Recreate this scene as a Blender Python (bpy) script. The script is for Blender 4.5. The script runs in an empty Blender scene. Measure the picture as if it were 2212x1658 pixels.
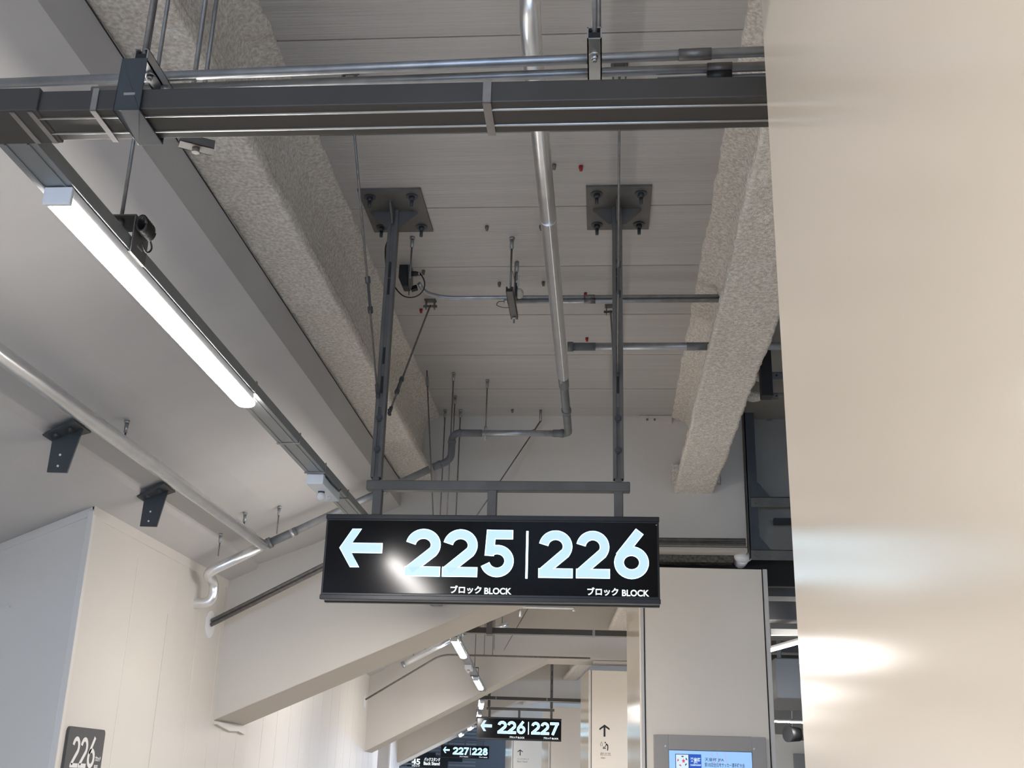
import bpy, bmesh, math, random
from mathutils import Vector as V, Matrix, noise

# ------------------------------------------------------------------ camera, sky, exposure
sc = bpy.context.scene
C = sc.collection
CZ = 1.6                                    # eye height above the concourse floor
F, PIT, YAW, ROL = 2438.8, math.radians(19.5704), math.radians(-4.8333), math.radians(1.6101)
W, H = 2212, 1658
fwd = V((math.sin(YAW)*math.cos(PIT), math.cos(YAW)*math.cos(PIT), math.sin(PIT)))
r0 = V((math.cos(YAW), -math.sin(YAW), 0)); u0 = r0.cross(fwd)
rgt = r0*math.cos(ROL) + u0*math.sin(ROL); upv = u0*math.cos(ROL) - r0*math.sin(ROL)
cd = bpy.data.cameras.new('camera'); cam = bpy.data.objects.new('camera', cd); C.objects.link(cam)
cd.sensor_width = 36; cd.lens = F/W*36; cd.clip_start = 0.02; cd.clip_end = 300
M3 = Matrix((rgt, upv, -fwd)).transposed()
cam.matrix_world = Matrix.Translation((0, 0, CZ)) @ M3.to_4x4()
sc.camera = cam
sc.view_settings.view_transform = 'Standard'; sc.view_settings.look = 'None'
sc.view_settings.gamma = 1; sc.view_settings.use_curve_mapping = False
sc.view_settings.exposure = 0.0
w = bpy.data.worlds.new('daylight'); sc.world = w; w.use_nodes = True
w.node_tree.nodes['Background'].inputs[0].default_value = (0.46, 0.66, 1.0, 1)
w.node_tree.nodes['Background'].inputs[1].default_value = 9.3
LED_POWER = 170.0

# ------------------------------------------------------------------ measuring: pixel of the photo -> point on a real plane
def ray(x, y):
    return rgt*((x-W/2)/F) - upv*((y-H/2)/F) + fwd
def Yp(x, y, Y): d = ray(x, y); return d*(Y/d.y)
def Xp(x, y, X): d = ray(x, y); return d*(X/d.x)
def Zp(x, y, Z): d = ray(x, y); return d*(Z/d.z)
def Np(x, y, p, n): d = ray(x, y); return d*(p.dot(n)/d.dot(n))

# the concourse bends: every bay is the first one turned about a far centre
RC, YC, TH = 124.0, 3.87, math.radians(3.25)
def T(k):
    c = V((-RC, YC, 0))
    return Matrix.Translation(c) @ Matrix.Rotation(k*TH, 4, 'Z') @ Matrix.Translation(-c)

# ------------------------------------------------------------------ materials
MATS = {}
def mat(name, col, rough=0.6, metal=0.0, spec=0.5, var=0.0, vscale=8.0, stretch=(1, 1, 1), bump=0.0, bscale=60.0, detail=4, col2=None, emit=None, est=0.0):
    m = bpy.data.materials.new(name); m.use_nodes = True; nt = m.node_tree; N = nt.nodes; L = nt.links
    b = N['Principled BSDF']
    b.inputs['Base Color'].default_value = (*col, 1); b.inputs['Roughness'].default_value = rough
    b.inputs['Metallic'].default_value = metal; b.inputs['Specular IOR Level'].default_value = spec
    if var or bump or col2:
        tc = N.new('ShaderNodeTexCoord'); mp = N.new('ShaderNodeMapping'); mp.inputs['Scale'].default_value = stretch
        L.new(tc.outputs['Object'], mp.inputs['Vector'])
    if var or col2:
        n = N.new('ShaderNodeTexNoise'); n.inputs['Scale'].default_value = vscale; n.inputs['Detail'].default_value = detail
        L.new(mp.outputs[0], n.inputs['Vector'])
        cr = N.new('ShaderNodeValToRGB'); L.new(n.outputs['Fac'], cr.inputs[0])
        lo = col2 if col2 else tuple(max(0, c*(1-var)) for c in col); hi = tuple(min(1, c*(1+var)) for c in col)
        cr.color_ramp.elements[0].position = 0.32; cr.color_ramp.elements[1].position = 0.68
        cr.color_ramp.elements[0].color = (*lo, 1); cr.color_ramp.elements[1].color = (*hi, 1)
        L.new(cr.outputs[0], b.inputs['Base Color'])
    if bump:
        n2 = N.new('ShaderNodeTexNoise'); n2.inputs['Scale'].default_value = bscale; n2.inputs['Detail'].default_value = 3
        L.new(mp.outputs[0], n2.inputs['Vector'])
        bp = N.new('ShaderNodeBump'); bp.inputs['Strength'].default_value = bump; bp.inputs['Distance'].default_value = 0.01
        L.new(n2.outputs['Fac'], bp.inputs['Height']); L.new(bp.outputs[0], b.inputs['Normal'])
    if emit:
        b.inputs['Emission Color'].default_value = (*emit, 1); b.inputs['Emission Strength'].default_value = est
    MATS[name] = m
    return m
CONC = mat('painted_concrete', (.51, .493, .478), .75, var=.05, vscale=1.3, bump=.06, bscale=40)
FRAME = mat('fire_board', (.60, .558, .495), .7, var=.04, vscale=1.1, bump=.03, bscale=30)
SLAB = mat('slab_panel', (.48, .457, .432), .4, var=.06, vscale=3, stretch=(.3, 9, 1), bump=.26, bscale=13, spec=.5)
DARKGAP = mat('dark_gap', (.02, .02, .02), .9)
SPRAY = mat('sprayed_fireproofing', (.93, .875, .80), .95, col2=(.60, .535, .45), vscale=75, bump=.8, bscale=190, spec=.1, detail=6)
PANEL = mat('cream_panel', (.93, .825, .68), .36, var=.02, vscale=2, spec=.6)
WPANEL = mat('cream_wall_panel', (.68, .64, .58), .42, var=.02, vscale=1.5)
STEELSTRIP = mat('satin_metal_panel', (.90, .80, .665), .2)
def satin(m, ior, rough):                                  # satin enamel: matt body under a soft, long-blurred gloss
    nt = m.node_tree; N = nt.nodes; L = nt.links; b = N['Principled BSDF']
    d = N.new('ShaderNodeBsdfDiffuse'); d.inputs[0].default_value = b.inputs['Base Color'].default_value
    g = N.new('ShaderNodeBsdfAnisotropic'); g.distribution = 'BECKMANN'; g.inputs['Color'].default_value = (1, 1, 1, 1); g.inputs['Roughness'].default_value = rough
    f = N.new('ShaderNodeFresnel'); f.inputs['IOR'].default_value = ior
    x = N.new('ShaderNodeMixShader'); L.new(f.outputs[0], x.inputs[0]); L.new(d.outputs[0], x.inputs[1]); L.new(g.outputs[0], x.inputs[2])
    L.new(x.outputs[0], N['Material Output'].inputs['Surface']); N.remove(b)
satin(STEELSTRIP, 2.3, .17)
TRIM = mat('light_trim', (.72, .68, .62), .4)
DUCTM = mat('grey_zinc_raceway', (.066, .061, .055), .5, metal=.1, spec=.35, var=.05, vscale=9)
TROUGHM = mat('grey_zinc_trough', (.27, .285, .29), .42, metal=.6, var=.05, vscale=9)
GALV = mat('galvanised_steel', (.52, .53, .53), .36, metal=.9, var=.10, vscale=14)
RODM = mat('zinc_rod', (.22, .21, .20), .5, metal=.7, var=.15, vscale=40)
POST = mat('grey_painted_steel', (.125, .119, .110), .55, metal=.1, var=.12, vscale=10)
DARK = mat('dark_grey_steel', (.055, .062, .068), .5, metal=.2, var=.12, vscale=9)
ALU = mat('aluminium_cladding', (.86, .87, .89), .30, metal=1, var=.05, vscale=11, bump=.10, bscale=16)
PVC = mat('grey_pipe', (.14, .145, .15), .45, var=.08, vscale=12)
PIPE = mat('zinc_coated_pipe', (.36, .37, .38), .4, metal=.7, var=.14, vscale=20)
BLACK = mat('black_plastic', (.008, .008, .009), .5)
STRAP = mat('tape_strap', (.30, .28, .265), .4, metal=.55, var=.15, vscale=20)
GLOSSB = mat('sign_black', (.006, .006, .007), .13, spec=.22)
SIGNB = mat('sign_housing', (.012, .012, .013), .35)
PLATE = mat('wall_sign_grey', (.075, .073, .072), .5)
WHITE = mat('white_plastic', (.80, .80, .80), .4)
WHITEPR = mat('white_print', (.80, .78, .76), .5)
BLACKPR = mat('black_print', (.012, .011, .012), .5)
GREYPR = mat('faint_print', (.16, .14, .12), .5)
RED = mat('red_plastic', (.35, .015, .02), .4)
LEDM = mat('led_diffuser', (.9, .9, .9), .4, emit=(1, .955, .92), est=LED_POWER)
LETT = mat('lit_acrylic', (.02, .03, .03), .4, emit=(.59, .835, 1.0), est=1.0)
LETR = mat('lit_acrylic_edge', (.02, .03, .03), .4, emit=(.42, .76, 1.0), est=6.5)
LETS = mat('lit_small_lettering', (.02, .03, .03), .4, emit=(.93, 1.0, 1.0), est=1.15)
SCREEN = mat('screen_image', (.01, .01, .01), .25, emit=(.33, .58, .98), est=1.0)
SCR_BLUE = mat('screen_blue', (.01, .01, .01), .3, emit=(.0, .07, .50), est=1.0)
SCR_DARK = mat('screen_dark_ink', (.01, .01, .01), .3, emit=(.015, .035, .10), est=1.0)
SCR_RED = mat('screen_red', (.01, .01, .01), .3, emit=(.75, .03, .06), est=1.0)
SCR_PALE = mat('screen_pale', (.01, .01, .01), .3, emit=(.70, .86, 1.0), est=1.0)
SCR_PINK = mat('screen_pink', (.01, .01, .01), .3, emit=(.42, .50, .85), est=1.0)
CREAMD = mat('cream_dome', (.55, .50, .42), .35)
GLASS = mat('bulb_globe', (.75, .72, .70), .15, spec=.8)
FLOORM = mat('floor_vinyl', (.50, .485, .465), .45, var=.06, vscale=2)
SHADEC = mat('shaded_concrete', (.25, .24, .22), .85, var=.15, vscale=2)  # shade of the zone right of the beam, put into a darker concrete colour
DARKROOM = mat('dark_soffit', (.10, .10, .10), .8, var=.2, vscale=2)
MIDGREY = mat('grey_metal_sheet', (.16, .165, .17), .5, metal=.3)
INNERW = mat('inner_wall', (.60, .57, .50), .7)

# ------------------------------------------------------------------ mesh building
class MB:
    def __init__(s): s.v = []; s.f = []; s.sm = []
    def add(s, vs, fs, smooth=False):
        o = len(s.v); s.v += [V(p) for p in vs]; s.f += [tuple(i+o for i in f) for f in fs]; s.sm += [smooth]*len(fs); return s
    def box(s, a, b):
        x0, x1 = sorted((a[0], b[0])); y0, y1 = sorted((a[1], b[1])); z0, z1 = sorted((a[2], b[2]))
        return s.add([(x0,y0,z0),(x1,y0,z0),(x1,y1,z0),(x0,y1,z0),(x0,y0,z1),(x1,y0,z1),(x1,y1,z1),(x0,y1,z1)],
                     [(0,3,2,1),(4,5,6,7),(0,1,5,4),(1,2,6,5),(2,3,7,6),(3,0,4,7)])
    def prism(s, poly, ext):
        n = len(poly); ext = V(ext); p = [V(q) for q in poly]
        return s.add(p+[q+ext for q in p], [tuple(range(n))[::-1], tuple(range(n, 2*n))] + [(i, (i+1) % n, n+(i+1) % n, n+i) for i in range(n)])
    def bar(s, a, b, wd, ht, side=None):                    # a rectangular bar from a to b
        a = V(a); b = V(b); d = (b-a).normalized()
        sd = V(side) if side else (V((0, 0, 1)) if abs(d.z) < .9 else V((0, 1, 0)))
        e = d.cross(sd).normalized(); g = e.cross(d)
        return s.prism([a+e*wd/2+g*ht/2, a-e*wd/2+g*ht/2, a-e*wd/2-g*ht/2, a+e*wd/2-g*ht/2], b-a)
    def tube(s, pts, r, n=14, cap=True):
        pts = [V(p) for p in pts]; rr = r if isinstance(r, (list, tuple)) else [r]*len(pts)
        d = [(pts[min(i+1, len(pts)-1)]-pts[max(i-1, 0)]).normalized() for i in range(len(pts))]
        a = d[0].orthogonal().normalized(); vs = []
        for i, p in enumerate(pts):
            a = (a - d[i]*a.dot(d[i])).normalized(); b = d[i].cross(a)
            vs += [p+(a*math.cos(2*math.pi*j/n)+b*math.sin(2*math.pi*j/n))*rr[i] for j in range(n)]
        fs = [(i*n+j, i*n+(j+1) % n, (i+1)*n+(j+1) % n, (i+1)*n+j) for i in range(len(pts)-1) for j in range(n)]
        s.add(vs, fs, True)
        if cap:
            s.add(vs[:n], [tuple(range(n))[::-1]]); s.add(vs[-n:], [tuple(range(n))])
        return s
    def cyl(s, a, b, r, n=14): return s.tube([a, b], r, n)
    def ball(s, c, r, n=14, m=9, sq=(1, 1, 1)):
        c = V(c); vs = []; fs = []
        for i in range(m+1):
            t = math.pi*i/m
            vs += [c+V((r*sq[0]*math.sin(t)*math.cos(2*math.pi*j/n), r*sq[1]*math.sin(t)*math.sin(2*math.pi*j/n), r*sq[2]*math.cos(t))) for j in range(n)]
        fs = [(i*n+j, i*n+(j+1) % n, (i+1)*n+(j+1) % n, (i+1)*n+j) for i in range(m) for j in range(n)]
        return s.add(vs, fs, True)
    def ext_profile(s, prof, a, b, closed=True, smooth=False):   # profile of (offset vectors) swept straight from a to b
        a = V(a); b = V(b); n = len(prof)
        if closed: return s.prism([a+V(q) for q in prof], b-a)
        return s.add([a+V(q) for q in prof]+[b+V(q) for q in prof], [(i, i+1, n+i+1, n+i) for i in range(n-1)], smooth)
    def mesh(s, name, org=V((0, 0, 0))):
        me = bpy.data.meshes.new(name); me.from_pydata([p-org for p in s.v], [], s.f)
        me.polygons.foreach_set('use_smooth', s.sm); me.update()
        bm = bmesh.new(); bm.from_mesh(me); bmesh.ops.remove_doubles(bm, verts=bm.verts, dist=1e-6)
        bmesh.ops.recalc_face_normals(bm, faces=bm.faces); bm.to_mesh(me); bm.free()
        return me

def arcs(pts, r, n=8):                                     # round the corners of a polyline
    pts = [V(p) for p in pts]; out = [pts[0]]
    for i in range(1, len(pts)-1):
        a = (pts[i-1]-pts[i]); b = (pts[i+1]-pts[i]); q = min(r, a.length*.49, b.length*.49)
        p0 = pts[i]+a.normalized()*q; p1 = pts[i]+b.normalized()*q
        for j in range(n+1):
            t = j/n; out.append(p0*(1-t)**2 + pts[i]*2*t*(1-t) + p1*t*t)
    out.append(pts[-1]); return out

def bevel(o, wd, seg=2):
    m = o.modifiers.new('bevel', 'BEVEL'); m.width = wd; m.segments = seg; m.limit_method = 'ANGLE'; m.angle_limit = math.radians(40)

class Thing:
    """An Empty at the thing's base with its parts as children; all points are given in the first bay's axes."""
    def __init__(s, name, label, cat, org, group=None, k=0):
        s.org = V(org); s.k = k
        s.o = bpy.data.objects.new(name, None); C.objects.link(s.o); s.o.empty_display_size = .05
        s.o.matrix_world = T(k) @ Matrix.Translation(s.org+V((0, 0, CZ)))
        tag(s.o, label, cat, group)
    def part(s, name, mb, m, parent=None, bev=0, label=None, seg=2):
        par = parent or s.o
        o = bpy.data.objects.new(name, mb.mesh(name, s.org)); C.objects.link(o); o.parent = par
        o.data.materials.append(m)
        if bev: bevel(o, bev, seg)
        if label: o['label'] = label
        return o
def tag(o, label, cat, group=None):
    o['label'] = label; o['category'] = cat
    if group: o['group'] = group
    return o
def single(name, mb, m, label, cat, org=None, group=None, k=0, bev=0):
    if org is None:
        org = V((sum(p.x for p in mb.v)/len(mb.v), sum(p.y for p in mb.v)/len(mb.v), min(p.z for p in mb.v)))
    org = V(org)
    o = bpy.data.objects.new(name, mb.mesh(name, org)); C.objects.link(o); o.data.materials.append(m)
    o.matrix_world = T(k) @ Matrix.Translation(org+V((0, 0, CZ)))
    if bev: bevel(o, bev)
    return tag(o, label, cat, group)
def struct(name, mb, m, k=0, parent=None, bev=0):
    o = bpy.data.objects.new(name, mb.mesh(name)); C.objects.link(o); o.data.materials.append(m)
    if parent: o.parent = parent
    else: o.matrix_world = T(k) @ Matrix.Translation((0, 0, CZ)); o['kind'] = 'structure'
    if bev: bevel(o, bev)
    return o
def copy_thing(src, k, label, shift=V((0, 0, 0)), group=None):       # a thing with its parts and sub-parts, set in bay k
    c = src.o.copy(); C.objects.link(c)
    c.matrix_world = T(k) @ Matrix.Translation(src.org+shift+V((0, 0, CZ)))
    c['label'] = label
    if group: c['group'] = group
    for ch in src.o.children:
        d = ch.copy(); C.objects.link(d); d.parent = c
        for g in ch.children:
            e = g.copy(); C.objects.link(e); e.parent = d
    return c
def link_copy(o, org, k, label):
    c = o.copy(); C.objects.link(c); c.matrix_world = T(k) @ Matrix.Translation(V(org)+V((0, 0, CZ))); c['label'] = label; return c

# text and stroke figures, as thin meshes in a plane given by origin o, right u, up v (out of the plane: n)
def text_mb(body, o, u, v, x0, y0, x1, y1, th=.002, fat=.0, fit=True):
    cu = bpy.data.curves.new('t', 'FONT'); cu.body = body; cu.offset = fat; cu.extrude = .02
    ob = bpy.data.objects.new('t', cu); C.objects.link(ob)
    dg = bpy.context.evaluated_depsgraph_get(); me = ob.evaluated_get(dg).to_mesh()
    xs = [p.co.x for p in me.vertices]; ys = [p.co.y for p in me.vertices]
    ax, bx, ay, by = min(xs), max(xs), min(ys), max(ys)
    u = V(u); v = V(v); n = u.cross(v); mb = MB()
    vs = [V(o)+u*(x0+(p.co.x-ax)/(bx-ax)*(x1-x0))+v*(y0+(p.co.y-ay)/(by-ay)*(y1-y0))+n*(th if p.co.z > 0 else 0) for p in me.vertices]
    mb.add(vs, [tuple(f.vertices) for f in me.polygons])
    ob.evaluated_get(dg).to_mesh_clear(); bpy.data.objects.remove(ob); bpy.data.curves.remove(cu)
    return mb
def arc_pts(cx, cy, rx, ry, a0, a1, n=20):
    return [(cx+rx*math.cos(math.radians(a0+(a1-a0)*i/n)), cy+ry*math.sin(math.radians(a0+(a1-a0)*i/n))) for i in range(n+1)]
t_ = .175
GLYPH = {                                        # centre lines in a cell .70 wide and 1 high, stroke .175
    '2': [arc_pts(.345, .665, .255, .247, 168, -35, 22)+[(.10, .125)], [(.0, .0875), (.70, .0875)]],
    '5': [[(.66, .9125), (.19, .9125)], [(.1975, 1.0), (.165, .46)], arc_pts(.335, .335, .265, .248, 128, -160, 26)],
    '6': [[(.52, 1.0), (.115, .475)], arc_pts(.35, .335, .262, .248, 0, 360, 32)],
    '7': [[(.0, .9125), (.70, .9125)], [(.59, .90), (.20, .0)]],
    '8': [arc_pts(.35, .745, .205, .168, 0, 360, 28), arc_pts(.35, .295, .255, .208, 0, 360, 30)],
    '1': [[(.40, .0), (.40, 1.0)], [(.36, .93), (.10, .76)]],
    '4': [[(.54, .0), (.54, 1.0)], [(.50, .95), (.08, .29)], [(.0, .27), (.72, .27)]],
    '-': [[(.08, .42), (.62, .42)]],
}
def stroke_mb(mb, pts, t, o, u, v, th, sx=1, sy=1, x0=0, y0=0, grow=0, lift=0):
    """a butt-ended ribbon along pts (cell units scaled by sx, sy) of width t*sx, th thick"""
    u = V(u); v = V(v); n = u.cross(v); P2 = [V((p[0]*sx+x0, p[1]*sy+y0)) for p in pts]
    closed = (P2[0]-P2[-1]).length < 1e-5; L = []; Rr = []; hw = t*sx/2+grow
    for i, p in enumerate(P2):
        if closed: a = P2[(i-1) % (len(P2)-1)]; b = P2[(i+1) % (len(P2)-1)]
        else: a = P2[max(i-1, 0)]; b = P2[min(i+1, len(P2)-1)]
        d = (b-a).normalized(); q = V((-d.y, d.x)); k = 1.0
        if 0 < i < len(P2)-1 and not closed:
            d1 = (p-a).normalized(); k = 1/max(.5, abs(d1.dot(d)))
        e = V((0, 0))
        if grow and not closed: e = d*(grow if i == len(P2)-1 else (-grow if i == 0 else 0))
        L.append(p+q*hw*k+e); Rr.append(p-q*hw*k+e)
    o = V(o)+n*lift
    top = [o+u*p.x+v*p.y+n*th for p in L]+[o+u*p.x+v*p.y+n*th for p in Rr]
    bot = [o+u*p.x+v*p.y for p in L]+[o+u*p.x+v*p.y for p in Rr]
    m = len(P2); N = 2*m
    fs = []
    for i in range(m-1):
        fs += [(i, m+i, m+i+1, i+1), (N+i, N+i+1, N+m+i+1, N+m+i), (i, i+1, N+i+1, N+i), (m+i, N+m+i, N+m+i+1, m+i+1)]
    if not closed: fs += [(0, N, N+m, m), (m-1, 2*m-1, N+2*m-1, N+m-1)]
    mb.add(top+bot, fs)
def glyph_mb(ch, o, u, v, x0, y0, wd, ht, th=.003, grow=0, lift=0, weight=1.0):
    mb = MB()
    for pts in GLYPH[ch]: stroke_mb(mb, pts, t_*weight, o, u, v, th, wd/.70, ht, x0, y0, grow, lift)
    return mb

# ------------------------------------------------------------------ the building, bay after bay
ZC, ZB, XA, XB = 2.40, 1.93, -1.36, -1.134            # slab underside, beam underside, left beam edges (heights above the eye)
YF, YF2 = 7.38, 8.03                                   # front and back of the raker frame at the end of a bay
XWL = -2.484                                           # left wall
SOF = [(-1.36, 1.757), (-1.93, 1.493), (-2.295, 1.352), (-2.30, 1.322), (XWL, 1.237), (-3.65, .742)]
def spray(prof, y0, y1, step, amp, seed, fine=.014):
    pr = []
    for a, b in zip(prof[:-1], prof[1:]):
        a = V(a); b = V(b); n = max(1, int((b-a).length/fine)); pr += [a+(b-a)*i/n for i in range(n)]
    pr.append(V(prof[-1])); ny = max(2, int((y1-y0)/step)); nrm = []
    for i in range(len(pr)):
        d = (pr[min(i+2, len(pr)-1)]-pr[max(i-2, 0)]).normalized(); nrm.append(V((d.y, -d.x)))
    mb = MB(); vs = []
    for j in range(ny+1):
        y = y0+(y1-y0)*j/ny
        for p, q in zip(pr, nrm):
            s = V((p.x*1.0+seed, y, p.y)); a = noise.noise(s*4)*1.6+noise.noise(s*13)*1.1+noise.noise(s*34)*.75
            vs.append((p.x-q.x*a*amp, y, p.y-q.y*a*amp))
    n = len(pr)
    mb.add(vs, [(j*n+i, j*n+i+1, (j+1)*n+i+1, (j+1)*n+i) for j in range(ny) for i in range(n-1)], True)
    return mb
PROF_L = [(XA-.01, 1.955), (XA, ZB), (XB, ZB), (XB+.004, ZB+.045), (-1.20, 1.99), (-1.225, 2.07), (-1.225, 2.26), (-1.20, 2.35), (-1.118, 2.385), (-1.118, 2.42)]
PROF_R = [(.470, 2.42), (.475, 2.385), (.565, 2.35), (.60, 2.27), (.60, 2.05), (.575, 1.965), (.482, 1.915), (.480, 1.86), (.735, 1.86), (.737, 1.915), (.66, 1.965), (.64, 2.05), (.64, 2.30), (.74, 2.40)]

BAYS = (-1, 0, 1, 2, 3, 4)
for k in BAYS:
    y0, y1 = 1.0, YF+.02
    if k == -1: y0 = -1.5
    # flat slab of cross-laid panels with open joints
    mb = MB()
    n0 = -4.409
    j = -8
    while True:
        a = 4.409+j*.6025; b = a+.6025; j += 1
        if b < y0-.1: continue
        if a > (YF if k >= 0 else YF2): break
        mb.box((-1.3, a+.0035, ZC), (.9, b-.0035, ZC+.10))
    cl_ = struct('ceiling', mb, SLAB, k)
    mb = MB()
    for i in range(j-1): mb.box((-1.25, 4.409+(i-7)*.6025-.0028, ZC-.0006), (.9, 4.409+(i-7)*.6025+.0028, ZC+.01)) if 4.409+(i-7)*.6025 > y0 else None
    struct('trim_joint', mb, DARKGAP, parent=cl_)
    struct('ceiling', MB().box((.9, y0-.1, ZC), (3.9, YF2, ZC+.10)), SHADEC, k)
    struct('ceiling_backing', MB().box((-1.6, y0-.1, ZC+.10), (4.2, YF2+.1, ZC+.16+.001*k)), DARKGAP, k)
    # seating soffit, stepping down to the left, and its upright edge
    mb = MB(); pts = [(XA, ZC)]+SOF+[(-8.5, .742)]
    for a, b in zip(pts[:-1], pts[1:]):
        mb.add([(a[0], y0-.04, a[1]), (b[0], y0-.04, b[1]), (b[0], YF2+.0, b[1]), (a[0], YF2+.0, a[1])], [(0, 1, 2, 3)])
        if abs(a[0]-b[0]) > .01: mb.add([(a[0], y0-.04, a[1]+.12), (b[0], y0-.04, b[1]+.12), (b[0], YF2+.0, b[1]+.12), (a[0], YF2+.0, a[1]+.12)], [(3, 2, 1, 0)])
    struct('ceiling_slope', mb, CONC, k)
    struct('trim_crack', MB().box((XA-.004, y0, 1.921), (XA+.0025, YF-.02, 1.9245)), DARKGAP, k)
    fine, st = (.014, .014) if k == 0 else (.05, .06)
    struct('beam_left', spray(PROF_L, y0, YF+.01, st, .0052 if k == 0 else .004, 3.1, fine), SPRAY, k)
    struct('beam_right', spray(PROF_R, y0, YF+.01, st, .0058 if k == 0 else .004, 9.7, fine), SPRAY, k)
    # raker frame: slanting on the left, level girder on the right
    kx, kz = (.178, 1.507) if k == 0 else (-.27, 1.50)
    zl = .345
    xr = .945 if k == 0 else 1.9
    poly = [(XWL-.6, zl-(.6)*(kz-zl)/(kx-XWL)), (kx, kz), (xr, kz), (xr, ZC+.02), (XA-.02, ZC+.02), (XA-.02, 1.80), (XWL-.6, 1.03)]
    if k >= 0:
        mb = MB().prism([(x, YF, z) for x, z in poly], (0, YF2-YF, 0)); fr = struct('beam_raker', mb, FRAME, k, bev=.006)
        mb = MB()
        mb.box((.287, YF-.006, kz+.015), (xr-.004, YF+.01, 2.36)); struct('trim_board', mb, FRAME, parent=fr)
        mb = MB().box((.25, YF-.022, 2.345), (.475, YF+.01, 2.398)); p_ = struct('trim_plate', mb, FRAME, parent=fr, bev=.002)
        mb = MB().box((.30, YF+.004, kz-.034), (xr, YF+.22, kz-.006)); struct('trim_flange', mb, FRAME, parent=fr)
    # left wall
    a = 5.252 if k in (0, 2) else y0-.4
    mb = MB().prism([(XWL, a, -CZ), (XWL, YF2+.1 if k < 4 else YF2, -CZ), (XWL, YF2+.1, 1.245), (XWL, a, 1.245)], (-.12, 0, 0))
    if k in (0, 2): mb.prism([(XWL-.12, a, -CZ), (-8.5, a, -CZ), (-8.5, a, .76), (-3.65, a, .76), (XWL-.12, a, 1.20)], (0, .12, 0))
    wl = struct('wall_left', mb, WPANEL, k)
    mb = MB()
    seams = [5.862, 6.441, 6.893, 7.55, 7.895] if k in (0, 2) else [.42+.487*i for i in range(16)]
    for y in seams: mb.box((XWL-.01, y-.004, -CZ), (XWL+.0014, y+.004, 1.10 if k in (0, 2) else 1.2))
    struct('trim_seam', mb, TRIM, parent=wl)
    if k in (0, 2):
        mb = MB(); mb.box((XWL-.024, a-.010, -CZ), (XWL+.007, a+.022, 1.215)); struct('trim_corner', mb, TRIM, parent=wl, bev=.003)
        mb = MB(); mb.box((XWL-.01, a, 1.185), (XWL+.005, YF, 1.24)); struct('trim_top', mb, WPANEL, parent=wl, bev=.003)
        mb = MB(); mb.prism([(XWL+.01, a-.005, 1.225), (-3.65, a-.005, .728), (-3.65, a-.005, .70), (XWL+.01, a-.005, 1.197)], (0, .01, 0)); struct('trim_edge', mb, WPANEL, parent=wl)
        struct('wall_passage', MB().box((-8.5, 2.6, -CZ), (XWL, 2.7, 1.3)), WPANEL, k)
        struct('wall_left', MB().box((XWL-.12, y0-.4, -CZ), (XWL, 2.6, 1.3)), WPANEL, k)
    # clad pillar at the start of each bay
    if k >= 0:
        Z1 = 1.385 if k else 2.38
        pl = struct('pillar', MB().box((.25, .42, -CZ), (1.09, 1.468, Z1)), PANEL, k, bev=.004)
        struct('side_panel', MB().box((.2455, .435, -CZ), (.251, 1.466, Z1)), STEELSTRIP, parent=pl)
        if k:
            mb = MB().box((.252, .412, -CZ), (.272, .43, Z1)).box((1.062, .412, -CZ), (1.086, .43, Z1)); struct('trim_edge', mb, TRIM, parent=pl)
            struct('trim_joint', MB().box((.275, .417, -CZ), (.281, .43, Z1)).box((1.052, .417, -CZ), (1.059, .43, Z1)), DARKGAP, parent=pl)
T0 = T(0)
struct('floor', MB().box((-12, -9, -CZ-.1), (14, 52, -CZ)), FLOORM)
struct('wall_back', MB().box((-4, -8.7, .75), (5, -8.5, 2.5)), WPANEL)  # open underneath, a gap added so daylight reaches the pillars
struct('wall_right', MB().box((3.9, -8.7, -CZ), (4.0, 7.5, 2.5)), INNERW)
struct('sky_block_lid', MB().box((-14, -8.8, 2.62), (12, 52, 2.7)), DARKGAP)  # unseen lid added over the slabs to keep sky light from leaking in

# the right-hand hall behind the pillars
struct('wall_beyond', MB().box((.95, 7.44, 1.507), (3.9, 7.56, 2.41)), SHADEC)
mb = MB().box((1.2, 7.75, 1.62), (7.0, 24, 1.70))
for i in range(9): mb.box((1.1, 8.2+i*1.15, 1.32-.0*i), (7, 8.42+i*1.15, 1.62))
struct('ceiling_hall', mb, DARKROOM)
struct('wall_hall', MB().box((.9, 23.9, -CZ), (7, 24.1, 1.7)), INNERW)
struct('wall_hall', MB().box((6.9, 7.6, -CZ), (7.0, 24, 1.7)), INNERW)

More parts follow.
